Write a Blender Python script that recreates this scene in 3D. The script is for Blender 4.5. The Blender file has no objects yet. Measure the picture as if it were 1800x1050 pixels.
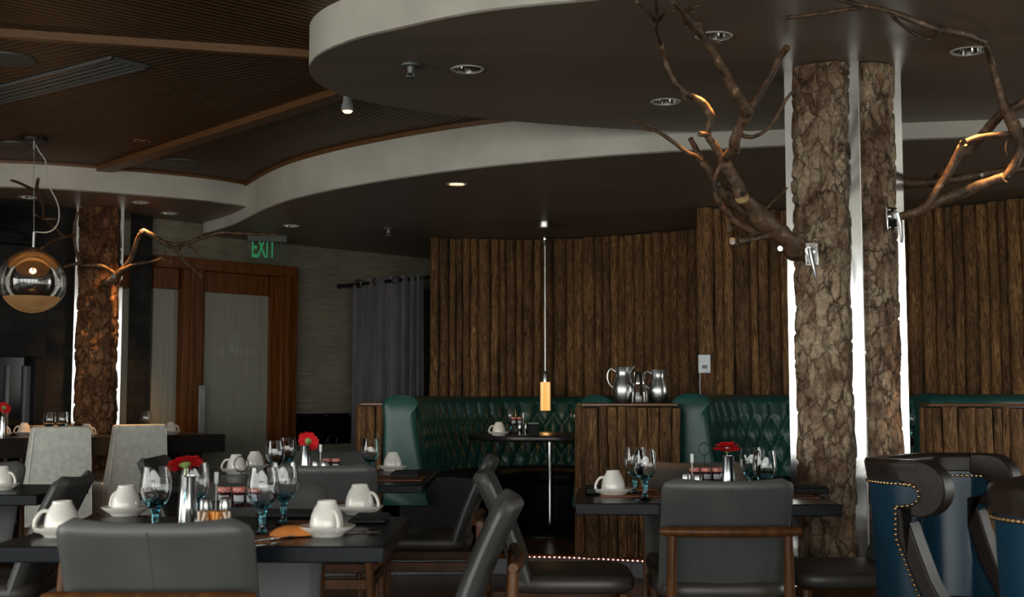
import bpy, math, random
from mathutils import Vector, Matrix, noise
R = random.Random(7)
S = bpy.context.scene
COL = S.collection
PI = math.pi

# ------------------------------------------------------------------ camera
F = 2200.0                      # focal length in pixels of the 1800x1050 frame
PITCH = math.atan(175 / F)      # looking slightly up
H = 1.126                       # eye height of a seated guest
cp, sp = math.cos(PITCH), math.sin(PITCH)
cd = bpy.data.cameras.new('camera'); cam = bpy.data.objects.new('camera', cd); COL.objects.link(cam)
cam.location = (0, 0, H); cam.rotation_euler = (PI / 2 + PITCH, 0, 0)
cd.sensor_width = 36; cd.lens = F / 1800 * 36; cd.clip_start = .05; cd.clip_end = 100
cd.dof.use_dof = True; cd.dof.focus_distance = 6.3; cd.dof.aperture_fstop = 5.0
S.camera = cam

def P(x, y, D):                 # point seen at frame position (x, y) at depth Y = D
    u, v = (x - 900) / F, (525 - y) / F
    t = D / (cp - v * sp)
    return Vector((u * t, D, H + t * (v * cp + sp)))
def PZ(x, y, z):                # point seen at (x, y) at height z
    u, v = (x - 900) / F, (525 - y) / F
    t = (z - H) / (v * cp + sp)
    return Vector((u * t, t * (cp - v * sp), z))
def PX(x, D, z):                # point seen in column x at depth D and height z
    return Vector(((x - 900) / F * (D * cp + (z - H) * sp), D, z))

# ------------------------------------------------------------------ world, daylight, exposure
S.view_settings.view_transform = 'Standard'; S.view_settings.look = 'None'
S.view_settings.gamma = 1; S.view_settings.use_curve_mapping = False
S.view_settings.exposure = 0.58
S.cycles.use_denoising = True
S.cycles.max_bounces = 7; S.cycles.diffuse_bounces = 4; S.cycles.glossy_bounces = 4
S.cycles.transmission_bounces = 7; S.cycles.transparent_max_bounces = 10
S.cycles.sample_clamp_indirect = 4; S.cycles.caustics_reflective = False; S.cycles.caustics_refractive = False
SKY = 6.5
w = bpy.data.worlds.new('sky'); S.world = w; w.use_nodes = True
wt = w.node_tree; wt.nodes.clear()
wo = wt.nodes.new('ShaderNodeOutputWorld'); wb = wt.nodes.new('ShaderNodeBackground')
wg = wt.nodes.new('ShaderNodeTexCoord'); wsx = wt.nodes.new('ShaderNodeSeparateXYZ'); wr = wt.nodes.new('ShaderNodeValToRGB')
wm = wt.nodes.new('ShaderNodeMath'); wm.operation = 'MULTIPLY_ADD'; wm.inputs[1].default_value = .5; wm.inputs[2].default_value = .5
wt.links.new(wg.outputs['Generated'], wsx.inputs[0]); wt.links.new(wsx.outputs['Z'], wm.inputs[0])
wt.links.new(wm.outputs[0], wr.inputs[0]); wt.links.new(wr.outputs[0], wb.inputs[0]); wt.links.new(wb.outputs[0], wo.inputs[0])
e = wr.color_ramp.elements
e[0].position = .46; e[0].color = (.60, .59, .53, 1); e[1].position = .5; e[1].color = (.93, .95, .90, 1)
wb.inputs[1].default_value = SKY

# ------------------------------------------------------------------ materials
def mk(name):
    m = bpy.data.materials.new(name); m.use_nodes = True
    nt = m.node_tree; b = nt.nodes['Principled BSDF']
    return m, nt, b
def nd(nt, t, **kw):
    n = nt.nodes.new(t)
    for k, v in kw.items():
        if k in n.inputs: n.inputs[k].default_value = v
        else: setattr(n, k, v)
    return n
def co(nt, sc=(1, 1, 1), rot=(0, 0, 0), kind='Object'):
    t = nt.nodes.new('ShaderNodeTexCoord'); mp = nt.nodes.new('ShaderNodeMapping')
    mp.inputs['Scale'].default_value = sc; mp.inputs['Rotation'].default_value = rot
    nt.links.new(t.outputs[kind], mp.inputs[0]); return mp.outputs[0]
def ramp(nt, fac, cols):
    r = nt.nodes.new('ShaderNodeValToRGB'); nt.links.new(fac, r.inputs[0])
    el = r.color_ramp.elements
    while len(el) < len(cols): el.new(.5)
    for q, (p, c) in zip(el, cols): q.position = p; q.color = (*c, 1)
    return r.outputs[0]
def mix(nt, a, b, fac, mode='MIX'):
    n = nt.nodes.new('ShaderNodeMix'); n.data_type = 'RGBA'; n.blend_type = mode
    for s, v in ((0, fac), (6, a), (7, b)):
        if hasattr(v, 'links'): nt.links.new(v, n.inputs[s])
        elif s == 0: n.inputs[0].default_value = v
        else: n.inputs[s].default_value = (*v, 1)
    return n.outputs[2]
def bump(nt, b, hgt, strength=.5, dist=.01):
    n = nt.nodes.new('ShaderNodeBump'); n.inputs['Strength'].default_value = strength; n.inputs['Distance'].default_value = dist
    nt.links.new(hgt, n.inputs['Height']); nt.links.new(n.outputs[0], b.inputs['Normal'])
def setc(b, c, rough=.5, metal=0, spec=.5):
    b.inputs['Base Color'].default_value = (*c, 1); b.inputs['Roughness'].default_value = rough
    b.inputs['Metallic'].default_value = metal; b.inputs['Specular IOR Level'].default_value = spec
def flat(name, c, rough=.5, metal=0, spec=.5, nscale=0, nstr=.1):
    m, nt, b = mk(name); setc(b, c, rough, metal, spec)
    n = nd(nt, 'ShaderNodeTexNoise', Scale=nscale or 14.0, Detail=4.0); nt.links.new(co(nt), n.inputs['Vector'])
    r = ramp(nt, n.outputs[0], [(.3, tuple(x * .86 for x in c)), (.7, tuple(min(1, x * 1.1) for x in c))])
    nt.links.new(r, b.inputs['Base Color'])
    if nscale: bump(nt, b, n.outputs[0], nstr, .004)
    return m
def glow(name, c, s):
    m, nt, b = mk(name); setc(b, (0, 0, 0)); b.inputs['Emission Color'].default_value = (*c, 1); b.inputs['Emission Strength'].default_value = s
    return m
M = {}
def leather(name, c, rough=.42, spec=.5):
    m, nt, b = mk(name); setc(b, c, rough, 0, spec)
    n = nd(nt, 'ShaderNodeTexNoise', Scale=6.0, Detail=6.0); nt.links.new(co(nt), n.inputs[0])
    v = nd(nt, 'ShaderNodeTexVoronoi', Scale=220.0); nt.links.new(co(nt), v.inputs['Vector'])
    nt.links.new(ramp(nt, n.outputs[0], [(.3, tuple(x * .8 for x in c)), (.72, tuple(x * 1.18 for x in c))]), b.inputs['Base Color'])
    bump(nt, b, v.outputs[0], .12, .002)
    return m
M['leather'] = leather('grey_leather', (.066, .067, .065), .45)
M['brown_leather'] = leather('brown_leather', (.052, .044, .038), .42)
M['green'] = leather('green_leather', (.011, .066, .056), .36, .5)
M['black_leather'] = leather('black_leather', (.0045, .005, .006), .5, .2)
M['blue'] = leather('blue_leather', (.004, .030, .056), .36, .4)
M['white_cover'] = flat('white_chair_cover', (.74, .735, .67), .6, 0, .3, 25, .02)
M['ceramic'] = flat('white_ceramic', (.80, .77, .71), .14, 0, .5)
def wood(name, c1, c2, rough=.35, sc=(3, 3, .6), scale=8):
    m, nt, b = mk(name); setc(b, c1, rough)
    n = nd(nt, 'ShaderNodeTexNoise', Scale=float(scale), Detail=8.0, Distortion=.6); nt.links.new(co(nt, sc), n.inputs[0])
    nt.links.new(ramp(nt, n.outputs[0], [(.3, c1), (.68, c2)]), b.inputs['Base Color'])
    return m
M['walnut'] = wood('walnut', (.055, .019, .005), (.120, .046, .013), .36)
M['door_wood'] = wood('door_wood', (.070, .020, .003), (.150, .050, .009), .45, (6, 6, .35))
M['beam_wood'] = wood('ceiling_beam_wood', (.090, .038, .011), (.15, .070, .022), .45, (1, 14, 14))
M['cap_wood'] = wood('counter_cap_wood', (.11, .048, .02), (.18, .085, .038), .3, (1, 9, 9))
M['dark_wood'] = wood('espresso_wood', (.012, .010, .010), (.022, .019, .018), .28, (1, 8, 8))
M['scroll_wood'] = wood('ebonised_wood', (.012, .008, .006), (.026, .017, .013), .4, (3, 3, 3))
for k_ in ('scroll_wood', 'walnut', 'door_wood'): M[k_].node_tree.nodes['Principled BSDF'].inputs['Specular IOR Level'].default_value = .22
M['orange_cloth'] = flat('orange_cloth', (.62, .20, .035), .7)
M['table'] = flat('black_table_top', (.008, .010, .013), .26, 0, .09, 30, .03)
M['steel'] = flat('brushed_steel', (.55, .555, .55), .3, 1)
M['push_metal'] = flat('satin_steel', (.30, .30, .29), .5, .4)
M['chrome'] = flat('chrome', (.74, .74, .73), .1, 1)
M['vase_metal'] = flat('polished_pewter', (.50, .50, .50), .14, 1)
M['black_metal'] = flat('black_metal', (.01, .01, .01), .4, .6)
M['brass'] = flat('brass_nails', (.50, .33, .16), .28, 1)
M['white_paint'] = flat('fascia_paint', (.50, .485, .435), .55, 0, .3, 3, .02)
M['black'] = flat('black_gloss', (.003, .003, .0035), .12, 0, .25)
M['matt_black'] = flat('matt_black', (.005, .005, .0055), .6, 0, .2)
M['jam'] = flat('dark_jam', (.03, .006, .012), .1)
M['label_white'] = flat('paper_label', (.55, .57, .6), .6)
M['plastic_white'] = flat('white_plastic', (.72, .76, .78), .35)
M['napkin'] = flat('black_napkin', (.008, .008, .009), .8)
M['petal'] = flat('red_petals', (.62, .012, .018), .5, 0, .3)
M['calyx'] = flat('green_stem', (.20, .30, .09), .5)
M['orange_packet'] = flat('orange_packets', (.75, .32, .06), .5, 0, .4, 50, .3)
M['cream_packet'] = flat('cream_packets', (.70, .55, .42), .5)
M['backing'] = flat('dark_backing', (.012, .009, .007), .8)

def soffit_mat():
    m, nt, b = mk('taupe_soffit_paint'); setc(b, (.1, .085, .07), .32, 0, .4)
    n = nd(nt, 'ShaderNodeTexNoise', Scale=1.2, Detail=6.0); nt.links.new(co(nt, (.5, 3, 1)), n.inputs[0])
    nt.links.new(ramp(nt, n.outputs[0], [(.3, (.20, .162, .134)), (.7, (.25, .203, .166))]), b.inputs['Base Color'])
    nt.links.new(ramp(nt, n.outputs[0], [(.3, (.4, .4, .4)), (.7, (.5, .5, .5))]), b.inputs['Roughness'])
    return m
M['soffit'] = soffit_mat()

def slat_mat():                 # narrow boards along the object's own X axis
    m, nt, b = mk('slatted_wood_ceiling'); setc(b, (.07, .03, .012), .5, 0, .3)
    wv = nd(nt, 'ShaderNodeTexWave', Scale=7.0, bands_direction='Y', wave_type='BANDS'); nt.links.new(co(nt), wv.inputs['Vector'])
    n = nd(nt, 'ShaderNodeTexNoise', Scale=6.0, Detail=6.0); nt.links.new(co(nt, (.4, 8, 1)), n.inputs[0])
    c = ramp(nt, n.outputs[0], [(.3, (.078, .031, .009)), (.7, (.18, .084, .028))])
    g = ramp(nt, wv.outputs[0], [(.16, (.03, .03, .03)), (.5, (1, 1, 1))])
    nt.links.new(mix(nt, c, g, 1, 'MULTIPLY'), b.inputs['Base Color'])
    bump(nt, b, g, .8, .02)
    return m
M['slats'] = slat_mat()

def log_mat(name='log_bark', dk=(.055, .028, .012), md=(.19, .105, .045), lt=(.34, .21, .10)):
    m, nt, b = mk(name); setc(b, md, .7, 0, .25)
    at = nt.nodes.new('ShaderNodeAttribute'); at.attribute_name = 'tone'
    ad = nt.nodes.new('ShaderNodeVectorMath'); ad.operation = 'ADD'
    nt.links.new(co(nt), ad.inputs[0]); nt.links.new(at.outputs['Color'], ad.inputs[1])
    def nz(sc, det, dis=0.):
        mp = nt.nodes.new('ShaderNodeMapping'); mp.inputs['Scale'].default_value = sc
        nt.links.new(ad.outputs[0], mp.inputs[0])
        n = nd(nt, 'ShaderNodeTexNoise', Scale=1.0, Detail=det, Distortion=dis); nt.links.new(mp.outputs[0], n.inputs[0]); return n.outputs[0]
    a = nz((40, 40, 6.0), 8.0, 2.4); c = nz((6, 6, 2.5), 3.0)
    ca = ramp(nt, a, [(.32, dk), (.5, md), (.68, lt)])
    cc = ramp(nt, c, [(.3, (.55, .52, .5)), (.7, (1.15, 1.05, .95))])
    k = mix(nt, ca, cc, 1, 'MULTIPLY')
    sx = nt.nodes.new('ShaderNodeSeparateColor'); nt.links.new(at.outputs['Color'], sx.inputs[0])
    md_ = nt.nodes.new('ShaderNodeMath'); md_.operation = 'FRACT'; nt.links.new(sx.outputs[0], md_.inputs[0])
    tn = ramp(nt, md_.outputs[0], [(0, (.6, .57, .55)), (1, (1.25, 1.2, 1.1))])
    nt.links.new(mix(nt, k, tn, 1, 'MULTIPLY'), b.inputs['Base Color'])
    bump(nt, b, a, .9, .02)
    return m
M['logs'] = log_mat()

def bark_mat(name, warm=0.):
    m, nt, b = mk(name); setc(b, (.2, .15, .1), .75, 0, .25)
    vec = co(nt, (1, 1, .5))
    n0 = nd(nt, 'ShaderNodeTexNoise', Scale=14.0, Detail=7.0, Roughness=.65); nt.links.new(vec, n0.inputs[0])
    vm = nt.nodes.new('ShaderNodeVectorMath'); vm.operation = 'MULTIPLY_ADD'
    nt.links.new(n0.outputs['Color'], vm.inputs[0]); vm.inputs[1].default_value = (.10, .10, .10); nt.links.new(vec, vm.inputs[2])
    v = nd(nt, 'ShaderNodeTexVoronoi', Scale=17.0, feature='DISTANCE_TO_EDGE'); nt.links.new(vm.outputs[0], v.inputs['Vector'])
    vc = nd(nt, 'ShaderNodeTexVoronoi', Scale=17.0); nt.links.new(vm.outputs[0], vc.inputs['Vector'])
    n1 = nd(nt, 'ShaderNodeTexNoise', Scale=3.4, Detail=8.0, Roughness=.68); nt.links.new(co(nt), n1.inputs[0])
    n2 = nd(nt, 'ShaderNodeTexNoise', Scale=40.0, Detail=7.0, Roughness=.6); nt.links.new(co(nt), n2.inputs[0])
    ad1 = nt.nodes.new('ShaderNodeMath'); ad1.operation = 'MULTIPLY_ADD'; sc1 = nt.nodes.new('ShaderNodeSeparateColor'); nt.links.new(vc.outputs['Color'], sc1.inputs[0])
    nt.links.new(sc1.outputs[0], ad1.inputs[0]); ad1.inputs[1].default_value = .16; nt.links.new(n1.outputs[0], ad1.inputs[2])
    c1 = ramp(nt, ad1.outputs[0], [(.42, (.10, .052, .030)), (.54, (.22, .145, .092)), (.66, (.37, .29, .20)), (.80, (.23, .12, .065))])
    c2 = ramp(nt, n2.outputs[0], [(.3, (.55, .53, .5)), (.7, (1.25, 1.25, 1.25))])
    c3 = ramp(nt, v.outputs[0], [(.0, (.09, .075, .065)), (.065, (1, 1, 1))])
    n3 = nd(nt, 'ShaderNodeTexNoise', Scale=7.0, Detail=3.0); nt.links.new(co(nt), n3.inputs[0])
    msk = ramp(nt, n3.outputs[0], [(.38, (.25, .25, .25)), (.6, (1, 1, 1))])
    k = mix(nt, c1, c2, 1, 'MULTIPLY'); k = mix(nt, k, mix(nt, k, c3, 1, 'MULTIPLY'), msk)
    if warm: k = mix(nt, k, (.55, .36, .24), 1, 'MULTIPLY')
    nt.links.new(k, b.inputs['Base Color'])
    cl = nt.nodes.new('ShaderNodeMath'); cl.operation = 'MINIMUM'; cl.inputs[1].default_value = .10
    nt.links.new(v.outputs[0], cl.inputs[0]); ml = nt.nodes.new('ShaderNodeMath'); ml.operation = 'MULTIPLY'; ml.inputs[1].default_value = 6.
    nt.links.new(cl.outputs[0], ml.inputs[0])
    ad = nt.nodes.new('ShaderNodeMath'); ad.operation = 'MULTIPLY_ADD'; ad.inputs[1].default_value = .9
    nt.links.new(n2.outputs[0], ad.inputs[0]); nt.links.new(ml.outputs[0], ad.inputs[2])
    bump(nt, b, ad.outputs[0], .8, .010)
    return m
M['bark'] = bark_mat('plated_bark')
M['dark_bark'] = bark_mat('dark_red_bark', 1)
def branch_mat():
    m, nt, b = mk('branch_bark'); setc(b, (.08, .045, .025), .5, 0, .35)
    n = nd(nt, 'ShaderNodeTexNoise', Scale=22.0, Detail=7.0, Roughness=.65); nt.links.new(co(nt), n.inputs[0])
    nt.links.new(ramp(nt, n.outputs[0], [(.36, (.022, .013, .009)), (.5, (.085, .048, .026)), (.62, (.13, .075, .04)), (.70, (.34, .25, .16))]), b.inputs['Base Color'])
    bump(nt, b, n.outputs[0], .5, .01); return m
M['branch'] = branch_mat()
M['cut_wood'] = flat('cut_wood', (.42, .27, .13), .6)
def metal_sheet():
    m, nt, b = mk('mirror_steel_cladding'); setc(b, (.80, .80, .78), .13, 1)
    n = nd(nt, 'ShaderNodeTexNoise', Scale=5.0, Detail=2.0); nt.links.new(co(nt, (1, 1, .6)), n.inputs[0])
    bump(nt, b, n.outputs[0], .05, .02); return m
M['sheet'] = metal_sheet()
def concrete():
    m, nt, b = mk('travertine_wall'); setc(b, (.1, .1, .085), .6, 0, .3)
    n = nd(nt, 'ShaderNodeTexNoise', Scale=3.0, Detail=9.0, Roughness=.7); nt.links.new(co(nt, (1.2, 1.2, 18)), n.inputs[0])
    n2 = nd(nt, 'ShaderNodeTexNoise', Scale=2.0, Detail=3.0); nt.links.new(co(nt), n2.inputs[0])
    c = ramp(nt, n.outputs[0], [(.3, (.115, .104, .074)), (.7, (.285, .255, .19))])
    c2 = ramp(nt, n2.outputs[0], [(.3, (.8, .8, .8)), (.7, (1.1, 1.1, 1.1))])
    nt.links.new(mix(nt, c, c2, 1, 'MULTIPLY'), b.inputs['Base Color']); bump(nt, b, n.outputs[0], .3, .01); return m
M['stone'] = concrete()
def slate():
    m, nt, b = mk('dark_slate_tiles'); setc(b, (.03, .028, .026), .6, 0, .2)
    br = nd(nt, 'ShaderNodeTexBrick', Scale=2.6); br.inputs['Color1'].default_value = (.020, .018, .016, 1); br.inputs['Color2'].default_value = (.009, .009, .0095, 1)
    br.inputs['Mortar'].default_value = (.006, .006, .006, 1); br.inputs['Mortar Size'].default_value = .008
    nt.links.new(co(nt, (1, 1, 1), (PI / 2, 0, 0)), br.inputs[0]); nt.links.new(br.outputs[0], b.inputs['Base Color'])
    bump(nt, b, br.outputs['Fac'], -.3, .01); return m
M['slate'] = slate()
def floor_mat():
    m, nt, b = mk('dark_timber_floor'); setc(b, (.035, .016, .008), .3)
    br = nd(nt, 'ShaderNodeTexBrick', Scale=1.0); br.inputs['Color1'].default_value = (.050, .022, .011, 1); br.inputs['Color2'].default_value = (.032, .015, .008, 1)
    br.inputs['Mortar'].default_value = (.006, .004, .003, 1); br.inputs['Mortar Size'].default_value = .003
    br.inputs['Brick Width'].default_value = 1.6; br.inputs['Row Height'].default_value = .12
    nt.links.new(co(nt), br.inputs[0]); nt.links.new(br.outputs[0], b.inputs['Base Color']); return m
M['floor'] = floor_mat()
def riser_mat():
    m, nt, b = mk('grey_riser_tiles'); setc(b, (.1, .105, .11), .4)
    br = nd(nt, 'ShaderNodeTexBrick', Scale=1.0, offset=0.); br.inputs['Color1'].default_value = (.075, .08, .085, 1); br.inputs['Color2'].default_value = (.13, .135, .14, 1)
    br.inputs['Mortar'].default_value = (.02, .02, .02, 1); br.inputs['Mortar Size'].default_value = .004; br.inputs['Brick Width'].default_value = .15; br.inputs['Row Height'].default_value = .3
    nt.links.new(co(nt, (1, 1, 1), (PI / 2, 0, 0)), br.inputs[0]); nt.links.new(br.outputs[0], b.inputs['Base Color']); return m
M['riser'] = riser_mat()
def frosted():
    m, nt, b = mk('frosted_glass'); setc(b, (.20, .205, .175), .45, 0, .4)
    n = nd(nt, 'ShaderNodeTexNoise', Scale=4.0, Detail=4.0); nt.links.new(co(nt, (22, 22, .4)), n.inputs[0])
    nt.links.new(ramp(nt, n.outputs[0], [(.3, (.21, .205, .165)), (.7, (.27, .26, .21))]), b.inputs['Base Color']); return m
M['frosted'] = frosted()
M['etching'] = flat('etched_glass', (.30, .30, .25), .6)
def curtain_mat():
    m, nt, b = mk('grey_velvet'); setc(b, (.085, .082, .095), .8, 0, .2)
    b.inputs['Sheen Weight'].default_value = .35; b.inputs['Sheen Roughness'].default_value = .4
    n = nd(nt, 'ShaderNodeTexNoise', Scale=9.0, Detail=5.0); nt.links.new(co(nt, (1, 1, .4)), n.inputs[0])
    nt.links.new(ramp(nt, n.outputs[0], [(.3, (.080, .074, .080)), (.7, (.115, .106, .115))]), b.inputs['Base Color']); return m
M['velvet'] = curtain_mat()
def glass(name, c, rough=0., ior=1.45):
    m, nt, b = mk(name); setc(b, c, rough); b.inputs['Transmission Weight'].default_value = 1; b.inputs['IOR'].default_value = ior
    return m
M['glass'] = glass('clear_glass', (.96, .98, .98))
M['teal_glass'] = glass('turquoise_glass', (.24, .73, .85))
M['goblet_glass'] = m = glass('blue_based_glass', (.96, .98, .98)); nt = m.node_tree
sz_ = nt.nodes.new('ShaderNodeSeparateXYZ'); nt.links.new(co(nt), sz_.inputs[0])
mr_ = nd(nt, 'ShaderNodeMapRange'); mr_.inputs[1].default_value = .07; mr_.inputs[2].default_value = .105; nt.links.new(sz_.outputs[2], mr_.inputs[0])
nt.links.new(ramp(nt, mr_.outputs[0], [(0, (.04, .52, .85)), (.45, (.36, .80, .95)), (1, (.97, .98, .98))]), nt.nodes['Principled BSDF'].inputs['Base Color'])
M['smoke_glass'] = glass('smoked_glass', (.55, .56, .56))
def globe_mat():                # thin blown glass with a silvered film
    m, nt, b = mk('silvered_globe_glass'); nt.nodes.remove(b)
    g = nd(nt, 'ShaderNodeBsdfGlossy', Roughness=.03, Color=(.75, .76, .76, 1)); t = nd(nt, 'ShaderNodeBsdfTransparent', Color=(.8, .78, .75, 1))
    lw = nd(nt, 'ShaderNodeLayerWeight', Blend=.35); rr = ramp(nt, lw.outputs['Fresnel'], [(0, (.10, .10, .10)), (.25, (.12, .12, .12)), (.9, (.55, .55, .55))])
    mx = nt.nodes.new('ShaderNodeMixShader'); nt.links.new(rr, mx.inputs[0]); nt.links.new(t.outputs[0], mx.inputs[1]); nt.links.new(g.outputs[0], mx.inputs[2])
    nt.links.new(mx.outputs[0], nt.nodes['Material Output'].inputs[0]); return m
M['globe'] = globe_mat()
def amber_mat(name, c, e, s):
    m, nt, b = mk(name); setc(b, c, .15); b.inputs['Transmission Weight'].default_value = .0
    b.inputs['Emission Color'].default_value = (*e, 1); b.inputs['Emission Strength'].default_value = s
    n = nd(nt, 'ShaderNodeTexNoise', Scale=8.0, Detail=4.0); nt.links.new(co(nt), n.inputs[0])
    nt.links.new(ramp(nt, n.outputs[0], [(.3, tuple(x * .7 for x in e)), (.7, e)]), b.inputs['Emission Color']); return m
M['amber'] = amber_mat('amber_diffuser', (.34, .20, .09), (.60, .32, .13), .2)
M['amber_bulb'] = glow('amber_bulb', (1, .62, .25), 6)
def ribbed_lamp():
    m, nt, b = mk('ribbed_amber_glass'); setc(b, (.5, .22, .05), .2)
    lw = nd(nt, 'ShaderNodeTexWave', Scale=55.0, bands_direction='X'); nt.links.new(co(nt), lw.inputs[0])
    nt.links.new(ramp(nt, lw.outputs[0], [(.2, (.30, .10, .012)), (.8, (1, .55, .17))]), b.inputs['Emission Color']); b.inputs['Emission Strength'].default_value = .9
    return m
M['ribbed'] = ribbed_lamp()
M['warm_lamp'] = glow('warm_lamp', (1, .50, .24), 2.6)
M['cool_disc'] = flat('speaker_grille', (.10, .11, .10), .6, 0, .3, 200, .3)
M['reflector'] = flat('lamp_reflector', (.62, .62, .62), .12, 1)
M['white_ring'] = flat('white_trim_ring', (.55, .52, .49), .4)
M['speaker_grey'] = flat('light_grey_housing', (.38, .40, .40), .4, .3)
M['vent'] = flat('vent_metal', (.115, .13, .135), .4, .3)
M['exit_green'] = glow('exit_green', (.004, .26, .075), .34)
M['clear_sheet'] = None
m, nt, b = mk('exit_pane'); nt.nodes.remove(b)
g_ = nd(nt, 'ShaderNodeBsdfGlossy', Roughness=.08, Color=(.5, .6, .55, 1)); t_ = nd(nt, 'ShaderNodeBsdfTransparent', Color=(.86, .9, .86, 1))
mx_ = nt.nodes.new('ShaderNodeMixShader'); mx_.inputs[0].default_value = .05
nt.links.new(t_.outputs[0], mx_.inputs[1]); nt.links.new(g_.outputs[0], mx_.inputs[2]); nt.links.new(mx_.outputs[0], nt.nodes['Material Output'].inputs[0])
M['clear_sheet'] = m
M['led'] = glow('led_dots', (1, .42, .34), 2.2)
M['led_tape'] = flat('led_tape', (.35, .25, .22), .4)
M['lcd'] = flat('lcd', (.06, .09, .06), .3)
def gingham():
    m, nt, b = mk('red_check_lid'); setc(b, (.6, .1, .08), .4)
    ck = nd(nt, 'ShaderNodeTexChecker', Scale=170.0, Color1=(.62, .06, .05, 1), Color2=(.75, .45, .38, 1)); nt.links.new(co(nt), ck.inputs[0])
    nt.links.new(ck.outputs[0], b.inputs['Base Color']); return m
M['gingham'] = gingham()
def mat_weave():
    m, nt, b = mk('orange_placemat'); setc(b, (.30, .105, .03), .55)
    ck = nd(nt, 'ShaderNodeTexChecker', Scale=90.0, Color1=(.34, .12, .035, 1), Color2=(.20, .065, .02, 1)); nt.links.new(co(nt), ck.inputs[0])
    nt.links.new(ck.outputs[0], b.inputs['Base Color']); return m
M['placemat'] = mat_weave()

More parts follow.
